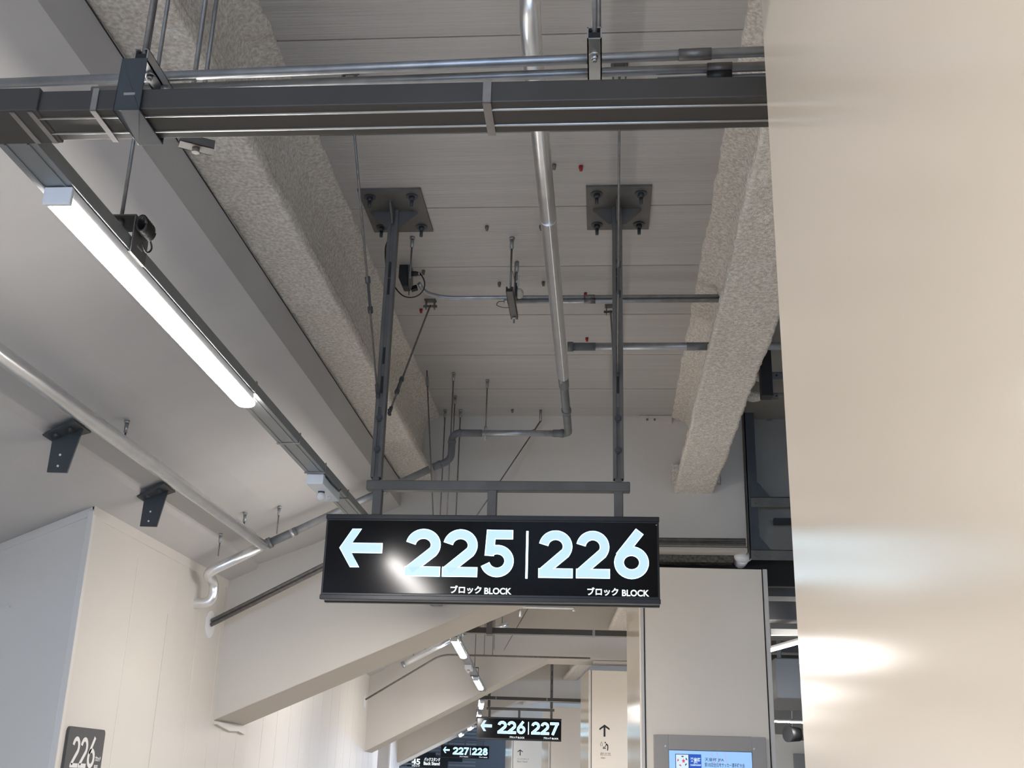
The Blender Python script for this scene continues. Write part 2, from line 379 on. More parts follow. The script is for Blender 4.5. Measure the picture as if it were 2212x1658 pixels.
# ------------------------------------------------------------------ hanging signs and their support frames
SX0, SX1, SZ0, SZ1, SY = -1.10, .222, .672, 1.004, 4.372
so = V((SX0, SY, SZ0)); ux, uz = V((1, 0, 0)), V((0, 0, 1))
def lx(x, y=1195): return Yp(x, y, SY).x - SX0
def lz(y, x=1060): return Yp(x, y, SY).z - SZ0
def lit(t, name, strokes_or_mb):
    pass
def make_sign(blocks, label, k):
    t = Thing('hanging_sign', label, 'sign', ((SX0+SX1)/2, SY+.05, SZ0), 'lit block number signs', k)
    t.part('housing', MB().box((SX0, SY+.004, SZ0), (SX1, SY+.096, SZ1)), SIGNB, bev=.003)
    t.part('face_panel', MB().box((SX0+.008, SY, SZ0+.022), (SX1-.008, SY+.01, SZ1-.022)), GLOSSB, bev=.001)
    t.part('bottom_rail', MB().box((SX0-.002, SY-.003, SZ0-.004), (SX1+.002, SY+.02, SZ0+.014)).box((SX0-.002, SY+.08, SZ0-.004), (SX1+.002, SY+.103, SZ0+.01)), SIGNB, bev=.002)
    t.part('top_rail', MB().box((SX0-.002, SY-.002, SZ1-.016), (SX1+.002, SY+.02, SZ1+.003)), SIGNB, bev=.002)
    t.part('screw', MB().cyl((SX1-.010, SY-.004, SZ1-.03), (SX1-.010, SY+.004, SZ1-.03), .0022), GALV)
    # arrow
    ar = [[(0, .5), (.62, .5)], [(.30, .94), (.0, .5), (.30, .06)]]
    ax0, ax1, az0, az1 = lx(734), lx(824), lz(1227), lz(1146)
    hw = .026
    for nm, m, gr, li in (('arrow', LETT, 0, .0015), ('arrow_edge', LETR, .0026, 0)):
        mb = MB()
        s = az1-az0
        cyz = (az0+az1)/2
        poly = [(ax0-gr*1.2, cyz), (ax0+.045, az1+gr), (ax0+.045+.034+gr, az1+gr), (ax0+.047+gr*.2, cyz+.0175+gr), (ax1+gr, cyz+.0175+gr), (ax1+gr, cyz-.0175-gr), (ax0+.047+gr*.2, cyz-.0175-gr), (ax0+.045+.034+gr, az0-gr), (ax0+.045, az0-gr)]
        mb.prism([so+ux*p[0]+uz*p[1]+V((0, -.0008-li, 0)) for p in poly], (0, -.0012, 0))
        t.part(nm, mb, m)
    bx0, bx1 = lx(1137.2), lx(1139.6)
    t.part('divider', MB().box(so+V((bx0-.002, -.003, lz(1248))), so+V((bx1+.002, 0, lz(1146)))), LETR)
    cols = [(877, 951), (958, 1031), (1041, 1110), (1165, 1236), (1246, 1316), (1328, 1400)]
    z0, z1 = lz(1244.5), lz(1145.5)
    for ch, (a, b) in zip(''.join(blocks), cols):
        d = t.part('digit', glyph_mb(ch, so, ux, uz, lx(a), z0, lx(b)-lx(a), z1-z0, .0012, 0, .0022), LETT)
        t.part('digit_edge', glyph_mb(ch, so, ux, uz, lx(a), z0, lx(b)-lx(a), z1-z0, 0.0012, .0026, .0006), LETR, parent=d)
    for a, b, c, d in ((976.5, 1043, 1049, 1107), (1269, 1335.5, 1343, 1401)):
        t.part('lettering', text_mb('ブロック', so, ux, uz, lx(a), lz(1282.5), lx(b), lz(1265), .002, .031), LETS)
        t.part('lettering', text_mb('BLOCK', so, ux, uz, lx(c), lz(1283), lx(d), lz(1269), .002, .026), LETS)
    return t
make_sign(('225', '226'), 'large lit black sign reading 225 | 226 hanging nearest', 0)
make_sign(('226', '227'), 'lit black sign reading 226 | 227 hanging farther down the concourse', 2)
make_sign(('227', '228'), 'small far lit black sign reading 227 | 228', 4)
# the farthest sign, half hidden behind the third one
D45 = 34.6
t = Thing('hanging_sign', 'farthest lit sign reading 45 and Back Stand, partly hidden by the raker beam', 'sign', Yp(915, 1655, D45), 'lit block number signs')
p = lambda x, y: Yp(x, y, D45)
a = p(860, 1656); b = p(968, 1634)
t.part('housing', MB().box((a.x, D45, a.z), (b.x, D45+.12, b.z)), SIGNB, bev=.003)
o45 = V((0, D45, 0))
for s, q in (('45', (889, 1650.5, 908, 1638)), ('ブロック', (889, 1655, 907, 1651.5)), ('バックスタンド', (916, 1643.5, 951, 1636)), ('Back Stand', (915, 1651.5, 950, 1645))):
    a = p(q[0], q[1]); b = p(q[2], q[3])
    t.part('lettering', text_mb(s, V((0, D45-.003, 0)), ux, uz, a.x, a.z, b.x, b.z, .003, .03), LETS)

PXL, PXR, PY = -.919, .066, 4.42
ZX = Yp(1100, 1038, PY-.02).z                          # top of the crossbar
def make_support(label, k):
    t = Thing('sign_support', label, 'sign support frame', ((PXL+PXR)/2, PY, 1.0), 'sign support frames', k)
    for X, xa, xb in ((PXL, -1.048, -.774), (PXR, -.067, .211)):
        pl = t.part('base_plate', MB().box((xa, 4.225, ZC-.011), (xb, 4.615, ZC)), POST, bev=.001)
        for bx in (xa+.045, xb-.045):
            for by in (4.225+.055, 4.615-.055):
                t.part('anchor_bolt', MB().cyl((bx, by, ZC-.012), (bx, by, ZC-.016), .026, 18).cyl((bx, by, ZC-.016), (bx, by, ZC-.034), .0135, 6).cyl((bx, by, ZC-.034), (bx, by, ZC-.062), .0075, 10), DARK, parent=pl)
        for sx in (-1, 1):
            t.part('gusset', MB().prism([(X+sx*.018, PY-.004, ZC-.011), (X+sx*.105, PY-.004, ZC-.011), (X+sx*.105, PY-.004, ZC-.022), (X+sx*.035, PY-.004, ZC-.085), (X+sx*.018, PY-.004, ZC-.085)], (0, .008, 0)), POST)
        t.part('gusset', MB().prism([(X-.004, PY-.022, ZC-.011), (X-.004, PY-.11, ZC-.011), (X-.004, PY-.11, ZC-.022), (X-.004, PY-.04, ZC-.085), (X-.004, PY-.022, ZC-.085)], (.008, 0, 0)), POST)
        # post: a lipped channel with its slot to the front, sleeved over a thinner one
        mb = MB(); z0, z1 = ZX+.012, ZC-.011; wd = .0215; dp = .0215
        mb.box((X-wd, PY-dp+.003, z0), (X-wd+.003, PY+dp, z1)).box((X+wd-.003, PY-dp+.003, z0), (X+wd, PY+dp, z1)).box((X-wd, PY+dp-.003, z0), (X+wd, PY+dp, z1))
        mb.box((X-wd, PY-dp, z0), (X-.0065, PY-dp+.003, z1)).box((X+.0065, PY-dp, z0), (X+wd, PY-dp+.003, z1))
        mb.box((X-.0095, PY-dp+.003, z0+.30), (X+.0095, PY-dp+.006, z1))
        ps = t.part('post', mb, POST, bev=.0008, seg=1)
        for zz in (1.42, 1.285): t.part('bolt', MB().cyl((X, PY-dp-.010, zz), (X, PY-dp+.002, zz), .0105, 6).cyl((X, PY-dp-.004, zz), (X, PY-dp+.002, zz), .0145, 14), DARK, parent=ps)
        t.part('inner_sleeve', MB().box((X-.0135, PY-.0125, ZX-.004), (X+.0135, PY+.014, 1.50)), POST, parent=ps, bev=.001)
        for zz in (1.53, 1.66, 1.98, 2.06):
            t.part('slot', MB().box((X-.005, PY-dp+.0018, zz), (X+.005, PY-dp+.0029, zz+.075)), DARKGAP, parent=ps)
    t.part('crossbar', MB().box((-.955, PY-.022, Yp(1100, 1059, PY-.02).z), (.112, PY+.022, Yp(1100, 1038, PY-.02).z)), POST, bev=.005, seg=3)
    for X in (PXL+.012, -.44, PXR): t.part('dropper', MB().box((X-.0185, PY-.019, SZ1-.01), (X+.0185, PY+.019, 1.140)), POST, bev=.003)
    return t
sup = make_support('grey steel support frame carrying the near 225 | 226 sign', 0)
copy_thing(sup, 2, 'grey steel support frame carrying the farther 226 | 227 sign')
copy_thing(sup, 4, 'small far grey steel support frame carrying the 227 | 228 sign')

# diagonal brace rods with turnbuckles, from slab clamps to the posts
def brace(a, b, label, k=0, tb=.72):
    a = V(a); b = V(b); d = (b-a).normalized(); L = (b-a).length
    t = Thing('brace_rod', label, 'brace rod', b, 'diagonal brace rods', k)
    t.part('rod', MB().cyl(a+V((0, 0, -.03)), b, .0045, 10), RODM)
    c = a+d*L*tb; s = d.cross(V((0, 1, 0)) if abs(d.y) < .6 else V((1, 0, 0))).normalized()
    mb = MB()
    for q in (-1, 1): mb.bar(c+s*q*.009-d*.06, c+s*q*.009+d*.06, .006, .010)
    mb.cyl(c-d*.078, c-d*.052, .0105, 10).cyl(c+d*.052, c+d*.078, .0105, 10)
    t.part('turnbuckle', mb, DARK, bev=.001)
    cl = MB(); cl.box(a+V((-.03, -.02, -.006)), a+V((.03, .02, 0)))
    for q in (-1, 1): cl.prism([a+V((q*.022-.003, -.018, 0)), a+V((q*.022-.003, .018, 0)), a+V((q*.022-.003, .013, -.05)), a+V((q*.022-.003, -.013, -.05))], (.006, 0, 0))
    cl.cyl(a+V((-.036, 0, -.035)), a+V((.036, 0, -.035)), .007, 8)
    t.part('ceiling_clamp', cl, POST)
    t.part('end_clevis', MB().bar(b-d*.05, b+d*.012, .014, .008).cyl(b+s*.014, b-s*.014, .007, 8), DARK)
    return t
pl_ = Yp(825, 858, PY); pr_ = Yp(1334, 862, PY)
brace(Zp(756, 152, ZC), (PXL-.012, PY-.034, pl_.z), 'brace rod slanting from slab to front of the left sign post', tb=.66)
brace(Zp(1338, 140, ZC), (PXR, PY-.034, pr_.z+.10), 'brace rod running down the front of the right sign post', tb=.66)
brace(Zp(930, 648, ZC), (PXL+.034, PY+.012, Yp(846, 888, PY).z), 'brace rod slanting from a slab clamp to back of the left sign post', tb=.80)
brace(Zp(1319, 660, ZC), (PXR-.005, PY+.034, Yp(1330, 880, PY).z), 'brace rod hidden behind the right sign post', tb=.80)

# ------------------------------------------------------------------ raceway across the bay, conduits over it and their hangers
def raceway(label, k, x0=-.985, x1=1.0, straps=(), tee=True):
    t = Thing('cable_raceway', label, 'cable raceway', (-.3, 1.66, 1.08), 'raceways across the bays', k)
    t.part('body', MB().box((x0, 1.619, 1.08), (x1, 1.713, 1.121)), DUCTM, bev=.0025)
    for y in (1.6405, 1.6885): t.part('rib', MB().cyl((x0, y, 1.0795), (x1, y, 1.0795), .0026, 8), GALV)
    if tee: t.part('tee_box', MB().box((-1.42, 1.612, 1.078), (x0+.01, 1.719, 1.124)), DUCTM, bev=.002)
    for a, b in straps:
        t.part('joint_strap', MB().box((a, 1.6155, 1.0765), (b, 1.717, 1.0785)).box((a, 1.6155, 1.0765), (b, 1.6175, 1.122)), STRAP)
    return t
sx = lambda px, py=233: Zp(px, py, 1.08).x
rw = raceway('wide grey metal raceway crossing the bay nearest the camera', 0, sx(64), 1.0, [(sx(14), sx(26)), (sx(54), sx(66)), (sx(192), sx(205)), (sx(1042, 218), sx(1060, 218))])
t1 = raceway('grey metal raceway crossing the second bay behind the near sign', 1, -1.02, 1.0, [(.0, .02)])
t1.part('clamp_box', MB().box((-.80, 1.60, 1.07), (-.755, 1.73, 1.22)), POST, bev=.002)
copy_thing(rw, 2, 'grey metal raceway crossing above the 226 | 227 sign')
copy_thing(rw, 3, 'far grey metal raceway crossing behind the 226 | 227 sign')

ZS = 1.180
def conduit(a, b, r, label, coup=(), k=0, grp='thin conduits above the near raceway'):
    a = V(a); b = V(b); d = (b-a)
    t = Thing('conduit', label, 'conduit', (a+b)/2, grp, k)
    t.part('pipe', MB().cyl(a-d*.15, b+d*.35, r), PIPE)
    for u_ in coup: t.part('coupling', MB().cyl(a+d*(u_-.020), a+d*(u_+.020), r*1.16), RODM)
    return t
ca, cb = Zp(0, 180, ZS+.037), Zp(1652, 111, ZS+.037)
conduit(ca, cb, .0092, 'upper thin steel conduit over the near raceway', [.915])
da, db = Zp(380, 190, ZS+.037), Zp(1655, 143, ZS+.037)
conduit(da, db, .0086, 'lower thin steel conduit just above the near raceway', [.925])
ea, eb = Zp(1420, 180, ZS+.020), Zp(1660, 171, ZS+.020)
t = Thing('conduit', 'short thin conduit peeping over the raceway beside the big pillar', 'conduit', eb, 'thin conduits above the near raceway')
t.part('pipe', MB().cyl(ea, eb+(eb-ea), .011), PIPE); t.part('coupling', MB().cyl(Zp(1527, 166, ZS+.024), Zp(1580, 164, ZS+.024), .0135), BLACK)

def channel(mb, a, b, wd, ht, th=.0022):                 # U channel open upwards, from a to b (a, b: middle of its underside)
    a = V(a); b = V(b); d = (b-a).normalized(); e = d.cross(V((0, 0, 1))).normalized(); z = V((0, 0, 1))
    for c, w_, h_ in ((V((0, 0, 0))+z*th/2, wd, th), (e*(wd/2-th/2)+z*ht/2, th, ht), (-e*(wd/2-th/2)+z*ht/2, th, ht)):
        mb.prism([a+c+e*w_/2+z*h_/2, a+c-e*w_/2+z*h_/2, a+c-e*w_/2-z*h_/2, a+c+e*w_/2-z*h_/2], b-a)
    for q in (-1, 1):
        c = e*q*(wd/2-.004)+z*(ht-.001); mb.prism([a+c+e*.004+z*.001, a+c-e*.004+z*.001, a+c-e*.004-z*.001, a+c+e*.004-z*.001], b-a)
    return mb
def strut_hanger(x, y0, y1, label, strap=False, k=0):
    t = Thing('strut_hanger', label, 'strut hanger', (x, y0, ZS), 'strut hangers of the near raceway', k)
    t.part('strut', channel(MB(), (x, y0, ZS), (x, y1, ZS), .0245, .024), GALV)
    t.part('strut_shade', MB().box((x-.0105, y0+.001, ZS+.002), (x+.0105, y1-.001, ZS+.014)), BLACK)  # black fill that paints the shade inside the open channel
    t.part('hanger_rod', MB().cyl((x, y0+.012, ZS+.002), (x, y0+.012, ZC), .005, 10), RODM)
    t.part('hanger_rod', MB().cyl((x+.006, y1-.02, ZS+.002), (x+.006, y1-.02, ZC), .005, 10), RODM)
    t.part('nut', MB().cyl((x, y0+.045, ZS-.002), (x, y0+.045, ZS+.001), .0095, 16).cyl((x, y0+.045, ZS-.009), (x, y0+.045, ZS-.002), .0062, 6).cyl((x, y0+.045, ZS-.013), (x, y0+.045, ZS-.008), .004, 10), GALV)
    if strap:
        xa, xb = -.836, -.790
        mb = MB().box((xa, 1.6105, 1.073), (xb, 1.6125, ZS-.001)).box((xa, 1.6105, 1.073), (xb, 1.722, 1.0755)).box((xa, 1.7205, 1.073), (xb, 1.7225, ZS-.001))
        st = t.part('strap', mb, DARK, bev=.001)
        t.part('slot', MB().box((xa+.014, 1.6098, 1.103), (xb-.012, 1.611, 1.108)), GALV, parent=st)
        t.part('nut', MB().cyl((x+.016, 1.70, ZS-.016), (x+.016, 1.70, ZS), .009, 8), GALV)
    return t
sr = Zp(1284, 84, ZS)
strut_hanger(sr.x, sr.y, 1.80, 'slim steel strut hanger at the right end of the near raceway')
sl = Zp(303, 130, ZS)
strut_hanger(sl.x, sl.y, 1.86, 'strut hanger with a dark strap round the near raceway at left', True)
# clips that hold the lower conduit and single rods near by
def rod_with_foot(px, py, ztop, zfoot, label, org_y=None):
    q = Zp(px, py, zfoot)
    t = Thing('hanger_rod', label, 'hanger rod', q, 'threaded hanger rods')
    t.part('rod', MB().cyl(q, (q.x, q.y, ztop), .0045, 10), RODM)
    mb = MB(); channel(mb, q+V((-.028, -.016, -.004)), q+V((.028, .016, -.004)), .03, .018)
    t.part('foot_bracket', mb, POST)
    t.part('nut', MB().cyl(q+V((0, 0, -.014)), q+V((0, 0, .0)), .008, 6), RODM)
    return t
rod_with_foot(424, 316, ZB, 1.16, 'threaded rod with a foot bracket just behind the near raceway')
q = Zp(345, 120, 1.30)
single('hanger_rod', MB().cyl((q.x, q.y, 1.235), (q.x, q.y, ZB), .004, 10), RODM, 'thin threaded rod beside the strapped strut hanger', 'hanger rod', group='threaded hanger rods')

# ------------------------------------------------------------------ lighting trough with its LED battens
TX, TZ = -1.066, 1.08
def trough(label, k, y0, y1, straps, hang):
    t = Thing('lighting_trough', label, 'cable trough', (TX, y0, TZ), 'lighting troughs along the bays', k)
    t.part('body', MB().box((TX-.038, y0, TZ), (TX+.038, y1, TZ+.033)), TROUGHM, bev=.002)
    for x in (TX-.022, TX+.022): t.part('rib', MB().box((x-.002, y0, TZ-.0022), (x+.002, y1, TZ+.001)), TROUGHM)
    for y in straps: t.part('joint_strap', MB().box((TX-.04, y, TZ-.0035), (TX+.04, y+.012, TZ-.001)).box((TX+.0385, y, TZ-.0035), (TX+.0405, y+.012, TZ+.036)), STRAP)
    for y in hang:
        br = t.part('hanger_bracket', MB().box((TX+.0395, y-.04, TZ-.004), (TX+.043, y+.04, TZ+.085)).box((TX-.04, y-.04, TZ-.006), (TX+.043, y+.04, TZ-.0035)).box((TX-.045, y-.04, TZ+.082), (TX+.043, y+.04, TZ+.0855)).box((TX-.0430, y-.04, TZ-.004), (TX-.0395, y+.04, TZ+.085)), POST, bev=.0008)
        t.part('slot', MB().box((TX+.043, y-.014, TZ+.018), (TX+.0437, y+.014, TZ+.022)), GALV, parent=br)
        ztop = ZB if -1.36 < TX else 1.9
        t.part('hanger_rod', MB().cyl((TX, y-.02, TZ+.07), (TX, y-.02, 1.80), .0045, 10), RODM)
        t.part('nut', MB().cyl((TX, y-.02, TZ+.064), (TX, y-.02, TZ+.082), .0085, 6), RODM)
    return t
tr = trough('grey lighting trough running along the left beside the near LED batten', 0, 1.722, 7.30, [3.10, 3.62, 4.00, 4.40], [2.19, 5.2])
copy_thing(tr, 1, 'grey lighting trough of the second bay beyond the near sign')
copy_thing(tr, 2, 'grey lighting trough of the third bay beside the 226 | 227 sign')
copy_thing(tr, 3, 'far grey lighting trough of the fourth bay')
# cable coil stuffed in the first bracket
cy = 2.17
mb = MB(); pts = []
for i in range(140):
    a_ = i/139*2*math.pi*9; pts.append((TX+.058+.011*math.cos(a_), cy-.022+.05*i/139, TZ+.062+.018*math.sin(a_)))
mb.tube(pts, .0034, 8)
mb.tube(arcs([(TX+.058, cy+.03, TZ+.05), (TX+.062, cy+.045, TZ+.03), (TX+.055, cy+.03, TZ+.012), (TX+.05, cy+.01, TZ+.03)], .02), .0022, 8)
single('cable_coil', mb, BLACK, 'bundle of coiled black cable hanging on the trough bracket', 'cable')

def led(label, k, y0):
    t = Thing('led_batten', label, 'ceiling light', (TX+.008, y0+.63, 1.04), 'LED batten lights', k)
    X = TX+.008; y1 = y0+1.255
    t.part('housing', MB().box((X-.0275, y0+.004, 1.0555), (X+.0275, y1-.035, TZ-.0025)), WHITE, bev=.002)
    mb = MB(); n = 12; pr = []
    for i in range(n+1):
        a_ = math.pi*(i/n); pr.append(V((-.028*math.cos(a_)*(1 if abs(math.cos(a_)) < 1 else 1), 0, 1.0555-.0155*math.sin(a_)**.5)))
    sec = [(y0+.003, 1), (y1-.03, 1), (y1-.012, .93), (y1-.003, .75)]
    vs = [V((X+q.x*s, y, 1.0555+(q.z-1.0555)*s)) for y, s in sec for q in pr]; m_ = n+1
    mb.add(vs, [(j*m_+i, j*m_+i+1, (j+1)*m_+i+1, (j+1)*m_+i) for j in range(len(sec)-1) for i in range(n)], True)
    mb.add(vs[-m_:], [tuple(range(m_))])
    t.part('diffuser', mb, LEDM)
    t.part('end_cap', MB().box((X-.0285, y0-.008, 1.040), (X+.0285, y0+.003, TZ-.002)), WHITE, bev=.002)
    return t
l0 = led('bright white LED batten nearest the camera at left', 0, 1.883)
for k, y, s in ((0, 5.35, 'LED batten hidden behind the 225 | 226 sign'), (1, 1.88, 'lit LED batten just past the slanting beam in the second bay'), (1, 5.35, 'lit LED batten farther along the second bay, beyond the emergency lamp'),
                (2, 1.88, 'lit LED batten upper left of the 226 | 227 sign'), (2, 4.6, 'lit LED batten touching the top left corner of the 226 | 227 sign'),
                (3, 1.88, 'small far lit LED batten left of the 226 | 227 sign'), (3, 5.35, 'tiny lit LED batten farthest along the left'), (-1, 2.4, 'LED batten behind the camera'), (-1, 5.6, 'LED batten above the camera')):
    copy_thing(l0, k, s, V((0, y-1.883, 0)))

def emlamp(label, k, y):
    t = Thing('emergency_lamp', label, 'emergency lamp', (TX, y, 1.04), 'emergency lamps on the troughs', k)
    t.part('box', MB().box((TX-.034, y-.14, 1.040), (TX+.030, y+.14, TZ-.002)), WHITE, bev=.003)
    t.part('bulb', MB().ball((TX-.004, y-.02, 1.022), .0165, 16, 10), GLASS)
    t.part('bulb_ring', MB().cyl((TX-.004, y-.02, 1.036), (TX-.004, y-.02, 1.041), .013, 16), DARK)
    t.part('sensor', MB().ball((TX+.008, y+.06, 1.035), .008, 12, 8), GLASS)
    t.part('clip_wire', MB().tube([(TX+.032, y-.12, TZ-.006), (TX+.036, y-.02, TZ-.014), (TX+.037, y+.09, TZ-.012), (TX+.042, y+.10, TZ+.002)], .0018, 6), BLACK)
    return t
em = emlamp('white emergency lamp box with clear bulb under the near trough', 0, 4.16)
copy_thing(em, 1, 'white emergency lamp between two lit battens of the second bay')

# ------------------------------------------------------------------ drain pipe and its branches
ZD = 2.05; XD = -.205; YD = 6.65
t = Thing('drain_pipe', 'large aluminium clad drain pipe coming down through the slab', 'pipe', (XD, 5.0, ZD), 'drain pipes')
yb = Zp(1146, 45, ZD).y
t.part('cladding', MB().tube(arcs([(XD, yb-.02, ZC+.02), (XD, yb-.02, ZD), (XD, 5.62, ZD)], .15, 12), .0312, 22), ALU)
t.part('cladding_seam', MB().box((XD+.004, yb+.2, ZD-.0318), (XD+.007, 5.62, ZD-.028)).tube([(XD, yb+.13+.0*i, ZD) for i in range(1)]+[(XD, yb+.136, ZD)], .0325, 22).tube([(XD, 3.86, ZD), (XD, 3.868, ZD)], .0322, 22), ALU)
t.part('grey_pipe', MB().tube(arcs([(XD, 5.60, ZD), (XD, YD, ZD), (-.30, YD, ZD)], .045), .0235, 18).cyl((XD, 5.60, ZD), (XD, 5.78, ZD), .0275, 18), PVC)
t.part('socket', MB().cyl((XD, 6.18, ZD), (XD, 6.23, ZD), .0285, 18).cyl((XD-.03, YD, ZD), (XD-.05, YD, ZD), .0265, 18), PVC)
t.part('zinc_pipe', MB().cyl((-.24, YD, ZD), (-.86, YD, ZD), .0195, 18), PIPE)
t.part('grey_pipe', MB().tube(arcs([(-.74, YD, ZD), (-.925, YD, ZD), (-.925, YD, 1.875), (-1.03, YD-.02, 1.825)], .05), .0225, 18), PVC)
t.part('socket', MB().cyl((-.87, YD, ZD), (-.885, YD, ZD), .0255, 18).cyl((-.925, YD, 1.985), (-.925, YD, 2.0), .0255, 18).cyl((-.985, YD-.01, 1.848), (-.999, YD-.012, 1.841), .0255, 18), PVC)
pc = lambda x, y: Yp(x, y, 6.63)
A_, B_, D_, E_ = V((-.945, 6.64, 1.868)), pc(800, 1078), pc(570, 1178), pc(432, 1243)
dr = (E_-A_).normalized()
t.part('zinc_pipe', MB().cyl(A_+dr*.12, D_, .0225, 18), PIPE)
t.part('grey_pipe', MB().cyl(pc(640, 1146), pc(578, 1174), .0255, 18).cyl(pc(586, 1170), pc(578, 1174), .034, 18), PVC)
E2 = E_+V((.03, 0, .012))
t.part('cladding', MB().tube(arcs([D_+dr*.015, E2, E2+V((.01, .16, -.02)), E2+V((.01, .16, -.15)), E2+V((-.17, .16, -.155))], .075, 10), .0305, 20), ALU)
t.part('pipe_clamp', MB().cyl(pc(634, 1149), pc(628, 1152), .027, 18), GALV)
# the clad branch that runs along the soffit and joins it
XL, ZL = -2.03, 1.345
G_ = pc(571, 1178)
t = Thing('drain_pipe', 'aluminium clad drain pipe along the left soffit above the brackets', 'pipe', (XL, 4, ZL), 'drain pipes')
g0 = V((G_.x+.02, -1.5, G_.z))
t.part('cladding', MB().cyl(g0, G_-V((0, .02, 0)), .0325, 22), ALU)
t.part('cladding_seam', MB().box((G_.x+.03, 2.0, G_.z-.004), (G_.x+.0335, 6.6, G_.z-.001)), ALU)
# side connection to the right
mb = MB(); yy = 5.55; z_ = Yp(1400, 748, yy).z
t = Thing('branch_pipe', 'grey horizontal pipe from the drain pipe through the right beam', 'pipe', (0.2, yy, z_))
x = lambda px: Yp(px, 748, yy).x
t.part('zinc_pipe', MB().cyl((x(1232), yy, z_), (1.4, yy, z_), .0205, 18), PIPE)
t.part('grey_sleeve', MB().cyl((x(1234), yy, z_), (x(1286), yy, z_), .0215, 18), PVC); t.part('grey_sleeve', MB().cyl((x(1483), yy, z_), (x(1533)+.02, yy, z_), .0215, 18), PVC)
t.part('end_socket', MB().cyl((x(1226), yy, z_), (x(1238), yy, z_), .0265, 18), PVC)

# hanger rods of the pipes, screwed into the soffit or slab
def soffit_z(x): return 1.242+.45*(x-XWL)
def hanger(top, bot, label, clip=None, k=0):
    top = V(top); bot = V(bot)
    t = Thing('pipe_hanger', label, 'pipe hanger', bot, 'pipe hangers', k)
    d = (bot-top).normalized()
    t.part('anchor', MB().cyl(top, top+d*.012, .0125, 12).cyl(top+d*.012, top+d*.055, .009, 12), PIPE)
    t.part('rod', MB().cyl(top+d*.05, bot, .0042, 10), RODM)
    if clip: t.part('clip', MB().cyl(bot+V((0, 0, .01)), bot+V((0, 0, -.03)), .010, 8).tube([bot+V((0, clip*math.cos(a_), -.03-clip+clip*math.sin(a_))) for a_ in [i*2*math.pi/16 for i in range(17)]], .004, 6), GALV)
    return t
def soff_hit(px, py):
    d = ray(px, py); return d*((1.242-.45*XWL)/(d.z-.45*d.x))
for (a, b, s) in (((275, 908), (292, 956), 'short hanger rod above the long clad pipe at left'), ((530, 1107), (541, 1143), 'short hanger rod just behind the pipe joint'),
                  ((604, 1093), (629, 1150), 'hanger rod with clamp on the sloping pipe right of the joint'), ((477, 1152), (492, 1198), 'hanger rod on the sloping clad pipe left of the joint')):
    top = soff_hit(*a); b2 = Yp(b[0], b[1], top.y+.02); hanger(top, (top.x+.0, top.y, b2.z-.012), s)
hanger(Zp(1053, 820, ZC), (Zp(1053, 820, ZC).x, YD, ZD+.03), 'hanger rod holding the grey horizontal drain pipe', .022)
for px, py, zb, s in ((980, 805, 1.5, 'long thin rod dropping right of the left beam end'), (962, 885, 1.5, 'long thin rod close to the left beam end'), (995, 885, 1.5, 'long thin rod left of the grey pipe elbow'),
                      (983, 855, ZD, 'thin rod ending at the grey pipe elbow')):
    p = Zp(px, py, ZC); hanger(p, (p.x, p.y, zb), s)
    if zb == 1.5: hanger(p, (p.x, p.y, zb), s + ', second bay', k=1)
p = Zp(922, 800, ZC); p2 = Yp(936, 1124, 6.3)
t = Thing('brace_rod', 'slightly leaning rod with a swivel joint near the left beam', 'brace rod', p2, 'diagonal brace rods')
t.part('rod', MB().cyl(p, p2, .0042, 10), RODM); t.part('swivel', MB().bar(p+(p2-p)*.05, p+(p2-p)*.11, .018, .02), PIPE)
p = Zp(1168, 885, ZC); q = p+V((0, 0, -.08)); e = Yp(1020, 1128, 6.9)
for k, s in ((0, 'slanting rod with hooked end behind the near sign crossbar'), (1, 'slanting rod with hooked end in the second bay')):
    t = Thing('brace_rod', s, 'brace rod', e, 'diagonal brace rods', k)
    t.part('anchor', MB().cyl(p, q, .009, 10), PIPE); t.part('rod', MB().cyl(q+(e-q)*.12, e, .0042, 10), RODM)
    t.part('hook', MB().tube(arcs([q, q+V((-.02, 0, -.03)), q+(e-q)*.07, q+(e-q)*.14], .02), .006, 8).cyl(q+(e-q)*.10, q+(e-q)*.14, .014, 8), RODM)

# conduits that climb the raker beam and cross its girder
def raker_conduits(k, label):
    a = V((XWL+.008, 7.10, .935)); yy = 7.10; sl = .53 if k == 0 else .62
    for i, (dz, s) in enumerate(((0, 'upper'), (-.026, 'lower'))[:1 if k else 2]):
        t = Thing('conduit', f'{s} {label}' if k == 0 else label, 'conduit', a, 'conduits on the raker beams', k)
        zc = 1.49+dz; kx_ = a.x+(zc-.935-dz)/sl
        t.part('pipe', MB().tube(arcs([a+V((0, 0, dz)), (kx_, yy, zc), (.24 if k else .9, yy, zc)], .12, 10), .0125 if k == 0 else .011, 12), RODM)
    if k < 2:
        single('wall_collar', MB().cyl((XWL, 7.10, .915), (XWL+.006, 7.10, .915), .085, 28), WHITE, ('round cream collar where the conduits enter the left wall' if k == 0 else 'round collar on the wall of the second bay'), 'collar', k=k)
raker_conduits(0, 'steel conduit climbing the near raker beam from the wall collar')
raker_conduits(1, 'thin dark conduit climbing the second raker beam')
